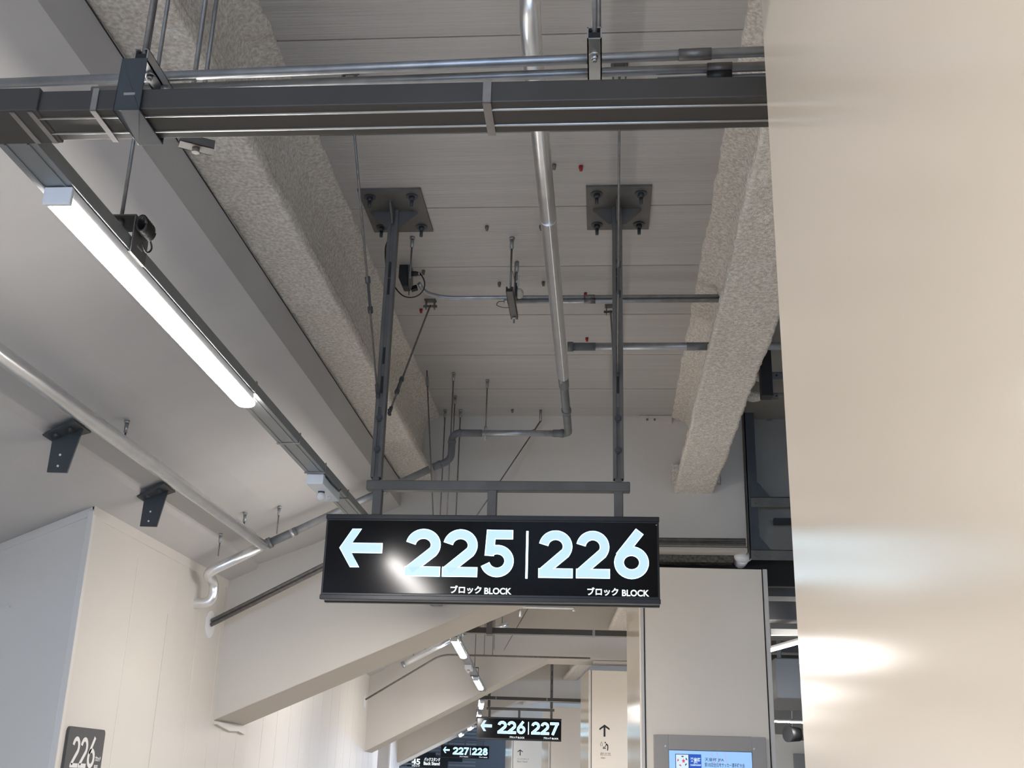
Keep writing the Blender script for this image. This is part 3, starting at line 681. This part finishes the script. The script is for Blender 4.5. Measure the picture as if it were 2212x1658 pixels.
# pipes of the second bay
Ti1 = T(1).inverted(); w2 = lambda x, y, Y=12.75: Ti1 @ Yp(x, y, Y)
pa, pb, pc2 = w2(872, 1434), w2(1000, 1367), w2(1035, 1352)
t = Thing('drain_pipe', 'sloping clad pipe in the second bay left of the lit batten', 'pipe', pa, 'drain pipes', 1)
t.part('cladding', MB().cyl(pa, pb, .033, 18), ALU)
t.part('grey_pipe', MB().tube(arcs([pb, pc2, pc2+V((0, 0, .25))], .05), .027, 14), PVC)
t.part('end_cap', MB().cyl(pa+V((-.02, 0, -.01)), pa+V((.005, 0, .002)), .036, 18), PIPE)
for f_, s in ((.16, 'lower'), (.36, 'upper')):
    q_ = pa.lerp(pb, f_); zt_ = max(soffit_z(q_.x), q_.z+.1)
    hanger((q_.x, q_.y, zt_), (q_.x, q_.y, q_.z+.02), f'hanger rod on the sloping pipe of the second bay, {s} one', k=1)
t = Thing('branch_pipe', 'pale pipe with bent ends seen just under the near sign', 'pipe', (-.6, 6.6, 2.0), None, 1)
t.part('cladding', MB().tube(arcs([(-.62, 6.62, 1.90), (-.62, 6.62, 2.02), (.02, 6.62, 2.02), (.02, 6.62, 1.98)], .03), .018, 14), ALU)
for x_ in (-.5, -.1): t.part('hanger_rod', MB().cyl((x_, 6.62, 2.03), (x_, 6.62, ZC), .004, 8), RODM)
t = Thing('branch_pipe', 'short shiny pipe end above the second raceway', 'pipe', (-.66, 4, 1.5), None, 1)
t.part('cladding', MB().cyl((-.82, 4.2, 1.44), (-.70, 4.2, 1.50), .026, 16), ALU)
t.part('hanger_rod', MB().cyl((-.76, 4.2, 1.49), (-.76, 4.2, ZC), .0045, 8), RODM)

# ------------------------------------------------------------------ dark T brackets on the soffit
SL = V((1, 0, .45)).normalized()
def tbracket(pa, pb, label):
    a = soff_hit(*pa); b = soff_hit(*pb); c = (a+b)/2; nrm = V((.45, 0, -1)).normalized()
    t = Thing('soffit_bracket', label, 'steel bracket', c, 'steel brackets on the soffit')
    hu, hy = .105, .10
    t.part('base_plate', MB().prism([c-SL*hu-V((0, hy, 0)), c+SL*hu-V((0, hy, 0)), c+SL*hu+V((0, hy, 0)), c-SL*hu+V((0, hy, 0))], nrm*.009), DARK)
    return t, c, nrm
def bracket(plate, blade, discs, label):
    p = [soff_hit(*q) for q in plate]; c = sum(p, V((0, 0, 0)))/4; nrm = V((.45, 0, -1)).normalized()
    t = Thing('soffit_bracket', label, 'steel bracket', c, 'steel brackets on the soffit')
    t.part('base_plate', MB().prism(p, nrm*.010), DARK)
    yb = c.y+.02; q = [Yp(x, y, yb) for x, y in blade]
    bl = t.part('blade', MB().prism(q, (0, .010, 0)), DARK)
    for h in discs:
        hh = Yp(*h, yb); t.part('white_disc', MB().cyl(hh+V((0, -.002, 0)), hh+V((0, .001, 0)), .0048, 12), WHITE, parent=bl)  # small white discs set on the blade face
    for d in (.28, .72):
        e = p[0].lerp(p[1], d).lerp(p[3].lerp(p[2], d), .3); t.part('bolt', MB().cyl(e, e+nrm*.024, .011, 6), DARK)
bracket([(91, 936), (160, 905), (196, 930), (115, 951)], [(113, 948), (181, 918), (173, 940), (144, 1020), (101, 1019)], [(130, 982), (125, 1006)], 'dark steel T bracket on the left soffit, nearer of two')
bracket([(295, 1069), (352, 1041), (378, 1059), (312, 1081)], [(311, 1079), (365, 1053), (359, 1071), (338, 1137), (302, 1136)], [(325, 1104.5), (321, 1125)], 'dark steel T bracket on the left soffit, farther one above the wall corner')

# ------------------------------------------------------------------ black box, thin conduits and dome on the slab between the posts
yc = 5.20; zc_ = Yp(1200, 645, yc).z
t = Thing('conduit', 'thin conduit pair crossing behind the sign posts under the slab', 'conduit', (0, yc, zc_))
cx_ = lambda px: Yp(px, 645, yc).x
e0 = Yp(918, 632, yc-.04); e1 = Yp(905, 612, yc-.10)
t.part('upper_pipe', MB().tube(arcs([e1, e0, (cx_(960), yc, zc_+.008), (cx_(1600), yc, zc_+.008)], .10, 10), .0105, 14), PIPE)
t.part('lower_pipe', MB().cyl((cx_(1096), yc, zc_-.014), (cx_(1600), yc, zc_-.014), .0105, 14), PIPE)
t.part('coupling', MB().cyl((cx_(1261), yc, zc_+.008), (cx_(1285), yc, zc_+.008), .013).cyl((cx_(1262), yc, zc_-.014), (cx_(1286), yc, zc_-.014), .013), RODM)
t.part('end_cap', MB().cyl((cx_(1089), yc, zc_-.014), (cx_(1099), yc, zc_-.014), .0125), GALV)
t.part('loop_wire', MB().tube(arcs([(cx_(1090), yc, zc_-.012), (cx_(1076), yc, zc_-.013), (cx_(1072), yc, zc_-.034), (cx_(1088), yc, zc_-.048), (cx_(1104), yc, zc_-.046)], .02), .0018, 6), BLACK)
yx = 4.98; bx = Yp(872, 590, yx); bz = bx.z
t = Thing('junction_box', 'black junction box with a plug beside the left sign post', 'junction box', (bx.x, yx, bz))
q = [Yp(x, y, yx) for x, y in ((862, 563), (880, 563), (880, 616), (869, 617), (860, 596))]
q2 = [p+V((.028, .07, 0)) for p in q]
bb = MB(); bb.prism([Yp(x, y, yx) for x, y in ((863, 563.5), (881, 563.5), (881.5, 617), (868, 617), (860.5, 598))], (0, .07, 0))
t.part('box', bb, BLACK, bev=.004)
t.part('lid', MB().prism([Yp(x, y, yx+.0) for x, y in ((881.5, 563.5), (888, 571), (888, 603), (882, 617))], (0, .06, 0)), POST)
pg = Yp(887, 591, yx); pg2 = Yp(903, 591, yx); t.part('plug', MB().tube([pg, pg+(pg2-pg)*.75, pg2, Yp(909, 592, yx)], [.013, .013, .010, .007], 14), BLACK)
t.part('plug_ring', MB().cyl(Yp(904, 591, yx), Yp(907, 591, yx), .0095), GALV)
pts = [Yp(x, y, yx) for x, y in ((909, 592), (916, 603), (918, 616), (914, 628), (904, 638), (890, 643), (874, 641), (862, 632), (853, 620))]
mbc = MB().tube(arcs(pts, .03, 5), .0032, 8)
pts = [Yp(x, y, 4.5) for x, y in ((846, 515), (838, 519), (833, 531), (832, 552), (834, 575), (839, 590))]
single('power_cord', MB().tube(arcs(pts, .03, 5), .0035, 8), BLACK, 'short black cord curving out behind the upper left sign post', 'cord')
single('power_cord', mbc, BLACK, 'black cord looping from the junction box plug behind the left post', 'cord')
mb = Thing('pipe_clamp', 'dark clamp holding the bent end of the thin conduit', 'clamp', e0)
p = Yp(893, 623, yc-.06); mb.part('jaw', MB().bar(p+V((-.012, 0, -.004)), p+V((.02, 0, .006)), .03, .022), BLACK, bev=.003)
mb.part('bolt', MB().cyl(Yp(884, 619, yc-.06), Yp(883, 637, yc-.06), .0035, 8), RODM)
p = Zp(891, 512, ZC); hanger(p, (p.x, p.y, Yp(888, 600, p.y).z), 'thin rod behind the black junction box')
# hanger strut of the conduit pair
p = Zp(1106, 513, ZC); zt = Yp(1104, 628, p.y).z
t = Thing('strut_hanger', 'slanting grey strut hanger with rod under the slab centre', 'strut hanger', (p.x, p.y, zt))
t.part('anchor', MB().cyl(p, p+V((0, 0, -.012)), .013, 12).cyl(p+V((0, 0, -.012)), p+V((0, 0, -.06)), .0095, 12), PIPE)
t.part('hanger_rod', MB().cyl(p+V((0, 0, -.05)), (p.x, p.y, zt), .0048, 10), RODM)
y2 = Zp(1112, 688, zt-.01).y
t.part('strut', channel(MB(), (p.x-.003, p.y-.02, zt-.014), (p.x-.003, y2, zt-.014), .034, .026), POST)
t.part('strut_shade', MB().box((p.x-.017, p.y-.018, zt-.010), (p.x+.011, y2-.01, zt+.004)), BLACK)  # same black fill for the shaded hollow of this strut
t.part('hanger_rod', MB().cyl((p.x-.003, y2-.03, zt-.045), (p.x-.003, y2-.03, ZC), .0045, 10), RODM)
t.part('nut', MB().cyl((p.x-.003, y2-.03, zt-.026), (p.x-.003, y2-.03, zt-.014), .0095, 6), GALV)
# small dome lamp on its own rod
p = Zp(1117, 565, ZC); yy = p.y
t = Thing('dome_lamp', 'small cream dome lamp on a black plate near slab centre', 'lamp', (p.x, yy, Yp(1120, 630, yy).z))
t.part('anchor', MB().cyl(p, p+V((0, 0, -.055)), .0095, 12), PIPE)
t.part('hanger_rod', MB().cyl(p+V((0, 0, -.05)), (p.x, yy, Yp(1116, 605, yy).z), .0045, 8), RODM)
t.part('bracket', MB().box(Yp(1117, 617, yy)+V((-.001, 0, 0)), Yp(1122, 594, yy)+V((0, .004, 0))), GALV)
t.part('back_plate', MB().box(Yp(1113, 639, yy), Yp(1117, 610, yy)+V((0, .06, 0))), BLACK, bev=.002)
t.part('dome', MB().ball(Yp(1121, 628, yy)+V((0, .03, 0)), .026, 16, 10, (.8, 1, 1)), CREAMD)
t.part('wire', MB().tube(arcs([Yp(1107, 585, yy), Yp(1109, 592, yy), Yp(1112, 608, yy), Yp(1113, 618, yy)], .02), .0018, 6), GREYPR)

# plastic anchor plugs left in the slab
plugs = [((1255, 358), 1, 'near the slab middle right of the clad pipe'), ((910, 667), 1, 'left of the conduit clamp'), ((1265, 632), 1, 'above the thin conduit coupling'), ((1268, 729), 1, 'above the grey branch pipe'),
         ((1052, 488), 0, 'between the two base plates'), ((1169, 487), 0, 'touching the clad pipe at left'), ((1079, 610), 0, 'left of the conduit strut'), ((1174, 608), 0, 'left of the clad pipe middle'), ((915, 584), 0, 'right of the junction box plug'),
         ((1107, 884), 0, 'near the far edge of the slab'), ((1197, 355), 0, 'right beside the clad pipe near its dent')]
for (px, py), red, s in plugs:
    p = Zp(px, py, ZC)
    single('anchor_plug', MB().tube([p, p+V((0, 0, -.012)), p+V((0, 0, -.024))], [.0085, .0075, .006], 8).box(p+V((-.009, -.002, -.014)), p+V((-.006, .002, 0))), RED if red else GREYPR, f'small {"red" if red else "grey"} anchor plug in the slab {s}', 'anchor plug', group='anchor plugs in the slab')

# ------------------------------------------------------------------ hung steel frame right of the girder
yh = 7.30
q = lambda x, y: Yp(x, y, yh)
t = Thing('hung_frame', 'dark steel angle frame hanging at the right end of the girder', 'steel frame', q(1620, 1200))
a = q(1619, 872); b = q(1631, 1205)
t.part('upright', MB().box((b.x-.03, yh, b.z), (b.x-.024, yh+.06, 2.4)).box((b.x-.03, yh, b.z), (b.x+.035, yh+.006, 2.4)), DARK)
for y_ in (1083, 1197):
    c = q(1622, y_)
    r_ = t.part('rail', MB().box((c.x, yh-.008, c.z-.036), (c.x+1.3, yh-.002, c.z+.030)).box((c.x, yh-.008, c.z+.026), (c.x+1.3, yh+.05, c.z+.032)), POST)
    for dx in (.035, .125): t.part('bolt', MB().cyl((c.x+dx, yh-.020, c.z-.004), (c.x+dx, yh-.006, c.z-.004), .013, 8), POST, parent=r_)
    t.part('gusset', MB().prism([(c.x+.01, yh-.001, c.z+.03), (c.x+.13, yh-.001, c.z+.03), (c.x+.06, yh-.001, c.z+.12), (c.x+.01, yh-.001, c.z+.16)], (0, .006, 0)), DARK)
p = q(1669, 905); single('hanger_rod', MB().cyl(V((p.x, 7.45, 2.40)), V((p.x, 7.45, q(1690, 1185).z)), .005, 8).box((p.x-.02, 7.43, 2.385), (p.x+.02, 7.47, 2.40)), RODM, 'long dark rod right of the hung frame upright', 'hanger rod', group='threaded hanger rods')
c = q(1673, 1123); single('steel_bar', MB().box((c.x, yh+.02, c.z-.02), (c.x+1, yh+.06, c.z+.02)), BLACK, 'short black bar between the two rails of the hung frame', 'steel bar')
# sprayed stubs with steel lugs on the beam's right side
for (px, py), s in (((1640, 812), 'upper'), ((1622, 856), 'lower')):
    yy = 6.1 if s == 'upper' else 6.7; p = Yp(px, py, yy)
    t = Thing('beam_lug', f'{s} steel lug with a sprayed root on the right beam', 'steel lug', p, 'steel lugs on the right beam')
    p = p+V((.045, 0, 0)); mb = MB().ball(p+V((-.03, 0, 0)), .040, 12, 8, (1.5, .9, .85)); t.part('sprayed_root', mb, SPRAY)
    t.part('lug', MB().box(p+V((.0, -.01, -.022)), p+V((.18 if s == 'upper' else .12, -.004, .020))).box(p+V((.0, -.01, .018)), p+V((.22, .03, .022))), MIDGREY)
    t.part('bolt', MB().cyl(p+V((.05, -.014, 0)), p+V((.05, -.008, 0)), .006, 8), DARKGAP); t.part('bolt', MB().cyl(p+V((.11, -.018, 0)), p+V((.11, -.008, 0)), .004, 8), DARKGAP)
p = Yp(1654, 770, 5.9); single('steel_post', MB().box((p.x-.03, 5.9, 2.04), (p.x+.03, 5.98, 2.4)), BLACK, 'black steel post behind the right beam', 'steel post')
# end seat of the right beam on the girder
a = Yp(1451, 1046, YF-.02); b = Yp(1555, 1046, YF-.02)
mb = MB()
mb = spray([(a.x, 2.05), (a.x, a.z), (b.x, a.z), (b.x, 2.0)], YF-.05, YF, .012, .004, 4.4)
front = [V((a.x, YF-.05, 2.05)), V((a.x, YF-.05, a.z)), V((b.x, YF-.05, a.z)), V((b.x, YF-.05, 2.0))]
mb.add(front, [(0, 1, 2, 3)])
struct('beam_seat', mb, SPRAY)
# sprayed flange and wrapped duct between girder and pillar
a = Yp(1432, 1208, 7.5); b = Yp(1584, 1208, 7.5)
mb = MB(); n = 26
struct('beam_flange', spray([(a.x-.1, 1.51), (a.x-.1, 1.425), (b.x, 1.425), (b.x+.02, 1.51)], 7.50, 7.60, .012, .006, 2.2).add([(a.x-.1, 7.50, 1.51), (a.x-.1, 7.50, 1.425), (b.x, 7.50, 1.425), (b.x+.02, 7.50, 1.51)], [(0, 1, 2, 3)]), mat('dark_fireproofing', (.16, .145, .125), .95, col2=(.05, .046, .04), vscale=50, bump=.8, bscale=120))  # flange spray in a darker tone than the beams
struct('recess_shade', MB().box((.1, 7.66, 1.30), (1.3, 7.72, 1.52)), DARKGAP)  # black sheet standing in for the shade in the gap over the pillar
p = Yp(1605, 1203, 7.5)
single('wrapped_pipe', MB().ball(p, .05, 14, 9, (1.2, 1, .75)).cyl(p, p+V((0, .5, 0)), .045, 14), WHITE, 'white wrapped pipe end above the screen pillar', 'pipe')

# ------------------------------------------------------------------ signs and screen on walls and pillars
t = Thing('wall_sign', 'grey block 226 wall sign beside the left wall corner', 'sign', Xp(172, 1658, XWL))
s0, s1 = Xp(145, 1567, XWL), Xp(223, 1576, XWL)
ya, yb_, zt = s0.y, s1.y, s0.z; ht = .62; X = XWL+.014
def rrect(u0, u1, v0, v1, r, n=6):
    o = []
    for cx2, cy2, a0 in ((u1-r, v1-r, 0), (u0+r, v1-r, 90), (u0+r, v0+r, 180), (u1-r, v0+r, 270)):
        o += [(cx2+r*math.cos(math.radians(a0+90*i/n)), cy2+r*math.sin(math.radians(a0+90*i/n))) for i in range(n+1)]
    return o
t.part('plate', MB().prism([(XWL, y, z) for y, z in rrect(ya, yb_, zt-ht, zt, .022)], (.014, 0, 0)), PLATE)
wo = V((X, 0, 0)); wu, wv = V((0, 1, 0)), V((0, 0, 1))
wp = lambda x, y: (Xp(x, y, X).y, Xp(x, y, X).z)
zb = wp(150, 1630)[1]; zt2 = wp(165, 1583)[1]; wdt = (yb_-ya)
for ch, f0 in zip('226', (.135, .355, .575)):
    t.part('digit', glyph_mb(ch, wo, wu, wv, ya+wdt*f0, zt-.185, wdt*.205, .145, .001, weight=.95), WHITEPR)
t.part('lettering', text_mb('ブロック', wo, wu, wv, ya+wdt*.80, zt-.150, ya+wdt*.955, zt-.125, .001, .03), WHITEPR)
t.part('lettering', text_mb('BLOCK', wo, wu, wv, ya+wdt*.80, zt-.182, ya+wdt*.905, zt-.166, .001, .03), WHITEPR)
xx = .20
for ch, wd_ in zip('261-285', (.09, .09, .08, .06, .09, .09, .09)):
    t.part('digit', glyph_mb(ch, wo, wu, wv, ya+wdt*xx, zt-.315, wdt*wd_*.88, .085, .001), WHITEPR); xx += wd_
t.part('lettering', text_mb('番', wo, wu, wv, ya+wdt*(xx+.01), zt-.315, ya+wdt*(xx+.10), zt-.245, .001, .03), WHITEPR)

# information screen on the second pillar
Tk = T(1); pn = (Tk.to_3x3() @ V((0, -1, 0))); p0 = Tk @ V((.25, .42, 0)); pu = Tk.to_3x3() @ V((1, 0, 0)); pv = V((0, 0, 1)); Ti = Tk.inverted()
def on(px, py): return Ti @ Np(px, py, p0, pn)            # in the pillar's own bay axes
f0, f1 = on(1411, 1586), on(1652, 1600); g0_, g1_ = on(1443, 1618), on(1623, 1622)
t = Thing('information_screen', 'wall screen in a grey frame showing a blue cup notice', 'screen', ((f0.x+f1.x)/2, .40, f0.z-.5), None, 1)
yF = .42; zt_ = f0.z; zs = g0_.z-.002
fr_ = MB(); fx0, fx1 = f0.x, f1.x; sx0, sx1 = g0_.x, g1_.x
fr_.box((fx0, yF-.030, zt_-.62), (sx0, yF, zt_)).box((sx1, yF-.030, zt_-.62), (fx1, yF, zt_)).box((sx0, yF-.030, zs), (sx1, yF, zt_)).box((sx0, yF-.030, zt_-.62), (sx1, yF, zt_-.56))
t.part('frame', fr_, mat('screen_frame_grey', (.42, .39, .36), .5), bev=.003)
t.part('bezel', MB().box((sx0-.002, yF-.022, zs-.5), (sx1+.002, yF-.015, zs+.002)), BLACK)
d_ = t.part('display', MB().box((sx0+.003, yF-.026, zs-.5), (sx1-.003, yF-.020, zs-.003)), SCREEN)
for x_, y_ in ((1436, 1611), (1627, 1617)):
    p = on(x_, y_); t.part('screw', MB().cyl((p.x, yF-.035, p.z), (p.x, yF-.028, p.z), .0065, 12), GALV)
so2 = V((0, yF-.0265, 0)); U, Vv = V((1, 0, 0)), V((0, 0, 1))
def srect(px0, py0, px1, py1, m, name, lift=0.0):
    a = on(px0, py0); b = on(px1, py1)
    t.part(name, MB().box((a.x, yF-.0266-lift, b.z), (b.x, yF-.0262-lift+.001, a.z)), m, parent=d_)
srect(1457.5, 1627.5, 1515, 1690, SCR_DARK, 'logo_border'); srect(1459, 1629, 1487, 1690, SCR_PALE, 'logo_ground', .0004); srect(1487, 1629, 1515, 1690, SCR_BLUE, 'logo_ground', .0005)
def scr_text(s, x0, y0, x1, y1, m, fat=.01):
    a = on(x0, y1); b = on(x1, y0); t.part('lettering', text_mb(s, so2, U, Vv, a.x, a.z, b.x, b.z, .0012, fat), m, parent=d_)
scr_text('天皇杯', 1490, 1636, 1512, 1644.5, SCR_PALE, .03); scr_text('JFA', 1497, 1645.5, 1506, 1649, SCR_PALE, .03); scr_text('CHAMPIONSHIP', 1490, 1650.5, 1513, 1653.5, SCR_PALE, .03)
scr_text('天皇杯 JFA', 1521, 1637, 1562, 1644.5, SCR_DARK); scr_text('第105回全日本サッカー選手権大会', 1521, 1648.5, 1607, 1655.5, SCR_DARK)
ball = on(1473, 1643.5); R_ = on(1484, 1643).x-ball.x
def poly_part(pts, m, name, lift=.0010): t.part(name, MB().prism([V((x_, yF-.0266-lift, z_)) for x_, z_ in pts], (0, .0004, 0)), m, parent=d_)
poly_part([(ball.x+R_*.0+R_*.40*(1 if i % 2 == 0 else .45)*math.sin(math.pi*i/5)+R_*.22, ball.z+R_*.05+R_*.46*(1 if i % 2 == 0 else .45)*math.cos(math.pi*i/5)) for i in range(10)], SCR_RED, 'logo_star')
for a0, m in ((70, SCR_DARK), (150, SCR_RED), (222, SCR_RED), (300, SCR_DARK), (10, SCR_DARK)):
    poly_part([(ball.x+R_*math.cos(math.radians(a0+i*9)), ball.z+R_*math.sin(math.radians(a0+i*9))) for i in range(5)]+[(ball.x+R_*.70*math.cos(math.radians(a0+18)), ball.z+R_*.70*math.sin(math.radians(a0+18)))], m, 'logo_patch')
for x0, x1, wpx in ((1533, 1541, 3), (1545, 1553, 3), (1561, 1567, 4)):
    a = on(x0, 1624); b = on(x0+wpx, 1624); c = on(x1+wpx, 1648); d = on(x1, 1648); poly_part([(a.x, a.z), (b.x, b.z), (c.x, c.z), (d.x, d.z)], SCR_PINK, 'stripe', .0002)

# wayfinding prints on the farther pillars
def prints(k, items, label, strokes):
    Tk = T(k); n_ = Tk.to_3x3() @ V((0, -1, 0)); p0 = Tk @ V((.25, .42, 0)); Ti = Tk.inverted()
    on_ = lambda px, py: Ti @ Np(px, py, p0, n_)
    c = on_(*strokes['at']); t = Thing('wayfinding_print', label, 'pictogram', (c.x, .42, c.z), None, k)
    o_ = V((0, .4195, 0))
    a = strokes['arrow']; x, y, s = a; P = lambda dx, dy: on_(x+dx*s, y+dy*s)
    poly = [(0, 0), (10.5, 7.8), (10.5, 11.5), (9, 10.8), (1.9, 5.8), (1.9, 25), (-1.9, 25), (-1.9, 5.8), (-9, 10.8), (-10.5, 11.5), (-10.5, 7.8)]
    t.part('arrow', MB().prism([V((P(*q).x, .4195, P(*q).z)) for q in poly], (0, -.001, 0)), BLACKPR)
    for s_, q, m in items:
        a = on_(q[0], q[3]); b = on_(q[2], q[1]); t.part('lettering', text_mb(s_, o_, U, Vv, a.x, a.z, b.x, b.z, .001, 0.0), m)
    return t, on_
t, on_ = prints(2, [('授乳室・おむつ交換', (1297, 1625.2, 1318.5, 1627.6), GREYPR), ('Baby care room', (1297, 1629, 1319.5, 1631.2), GREYPR), ('10m', (1298, 1634.5, 1307, 1638), GREYPR)],
                'black arrow and baby care pictogram printed on the pillar left of the screen', {'at': (1306, 1600), 'arrow': (1305.8, 1564.2, 1.05)})
PP = lambda x, y: on_(x, y)
def pic(pts, wpx, name='pictogram'):
    mb = MB(); sc_ = (PP(1310, 1600).x-PP(1300, 1600).x)/10
    stroke_mb(mb, [(PP(*q).x, PP(*q).z) for q in pts], wpx*sc_, V((0, .4195, 0)), U, Vv, .001); t.part(name, mb, BLACKPR)
pic([(1309.5, 1605.5), (1313, 1610)], 2.6); pic([(1312.6, 1609), (1313, 1614.5), (1312.2, 1620.5)], 2.0); pic([(1309.8, 1606.5), (1307.6, 1612)], 1.4)
pic([(1302, 1615.5), (1308.8, 1615.5)], 1.8); pic([(1302.4, 1613.2), (1307.6, 1612.6)], 1.4)
pic([(1297.4, 1610), (1297.6, 1605), (1299.3, 1601), (1301, 1605), (1301.4, 1610), (1297.4, 1610)], .7)
c = PP(1307.6, 1603.2); t.part('pictogram', MB().cyl((c.x, .4195, c.z), (c.x, .4185, c.z), .0085, 14), BLACKPR)
prints(3, [('バックスタンド', (1117.5, 1637, 1142.5, 1640.5), GREYPR), ('Back Stand', (1117.5, 1642.5, 1139, 1645.5), GREYPR)],
       'black arrow and Back Stand lettering on the far pillar under the 226 | 227 sign', {'at': (1123, 1630), 'arrow': (1123.5, 1618, .52)})

# ------------------------------------------------------------------ things in the right-hand hall
hl = led('lit LED batten in the hall right of the screen pillar', 0, 0)
hl.part('hanger_rod', MB().cyl((TX, .3, TZ-.004), (TX, .3, TZ+.55), .004, 8), RODM); hl.part('hanger_rod', MB().cyl((TX, 1.0, TZ-.004), (TX, 1.0, TZ+.55), .004, 8), RODM)
hl.o.matrix_world = Matrix.Translation(V((1.50, 9.35, 1.11+CZ))) @ Matrix.Rotation(math.radians(14), 4, 'Z')
for (x_, y_, z_), s in (((2.45, 17.5, .98), 'small lit LED batten deep in the right hall'), ((2.1, 13.6, 1.10), 'lit LED batten in the middle of the right hall')):
    c = copy_thing(hl, 0, s); c.matrix_world = Matrix.Translation(V((x_, y_, z_+CZ))) @ Matrix.Rotation(math.radians(-70 if 'middle' in s else -75), 4, 'Z')
p = Yp(1716, 1468, 11.0); single('ventilation_duct', MB().box((p.x-.17, 11.0, p.z-.17), (p.x+1.6, 12.6, p.z+.20)).box((p.x-.1, 11.3, p.z), (p.x-.06, 11.34, 1.62)).box((p.x+.9, 11.3, p.z), (p.x+.94, 11.34, 1.62)), MIDGREY, 'grey box duct under the hall ceiling right of the screen pillar', 'duct', bev=.01)
p = Yp(1722, 1366, 9.9); single('cable_raceway', MB().box((p.x-.6, 9.9, p.z-.02), (p.x+1.2, 9.97, p.z+.03)), TRIM, 'pale raceway above the hall batten', 'cable raceway')
p = Yp(1712, 1585, 18.0); t = Thing('loudspeaker', 'black loudspeaker on the hall wall beside the big pillar', 'loudspeaker', p)
t.part('horn', MB().tube([p+V((-.08, -.05, 0)), p+V((.0, .0, 0)), p+V((.10, .05, 0))], [.12, .11, .10], 18), BLACK); t.part('rear', MB().cyl(p+V((.08, .04, 0)), p+V((.22, .1, 0)), .085, 16), DARK)
t.part('bracket', MB().cyl(p, (p.x+.02, p.y, 1.60), .015, 8), DARK)
p = Yp(1733, 1627, 20.0); t = Thing('door_panel', 'grey door panel low in the hall at right', 'door', (p.x+.5, 20, -CZ))
t.part('leaf', MB().box((p.x-.14, 20, -CZ), (p.x+1.0, 20.06, p.z)), mat('door_grey', (.20, .19, .17), .5), bev=.004)
struct('wall_inner', MB().box((1.0, 20.08, -CZ), (6.8, 20.2, .93)), INNERW)

# end of the corridor
mb = MB().box((-6, 7.2, -CZ), (4, 7.3, 2.5))
struct('wall_end', mb, MIDGREY, 4)
mb = MB()
for i in range(14): mb.box((-4.2, 7.15, .30+.10*i), (.2, 7.2, .35+.10*i))
struct('trim_louvre', mb, TROUGHM, 4)
mb = MB()
for x_ in (-3.1, -2.4, -1.5, -.7): mb.box((x_, 7.12, .62), (x_+.5, 7.16, .86))
struct('window_1', mb, BLACK, 4)

# ------------------------------------------------------------------ small marks and fixings
mb = MB()
t = Thing('plate_bolt', 'pair of bolts on the cream plate at the girder top', 'bolt', Yp(1408, 906, YF-.022))
for px in (1398, 1414): p = Yp(px, 906, YF-.022); t.part('bolt', MB().cyl(p, p+V((0, -.008, 0)), .0075, 8), GREYPR)
p = [Xp(479, 1561, XWL+.002), Xp(530, 1572, XWL+.002)]
single('torn_tape', MB().prism([V((XWL, YF+.02, .338)), V((XWL, YF2-.01, .330)), V((XWL, YF2-.01, .285)), V((XWL, YF+.48, .300)), V((XWL, YF+.30, .292)), V((XWL, YF+.02, .322))], (.02, 0, 0)), TRIM, 'torn strip of white tape under the foot of the near raker beam', 'tape')
p0_ = Xp(362, 1325, XWL); p1_ = Xp(380, 1332, XWL)
single('wall_patch', MB().box((XWL, p0_.y, -.35), (XWL+.0035, p0_.y+.42, p0_.z)), WPANEL, 'cream patch panel on the left wall below the bent pipe', 'patch panel')
a_ = Yp(0, 1309, 5.252); b_ = Yp(23, 1309, 5.252)
single('wall_ledge', MB().box((a_.x-.5, 5.243, a_.z-.006), (b_.x, 5.252, a_.z)), TRIM, 'thin ledge strip on the bluish wall face at the left edge', 'ledge')
p = Yp(1288, 291, 1.69)
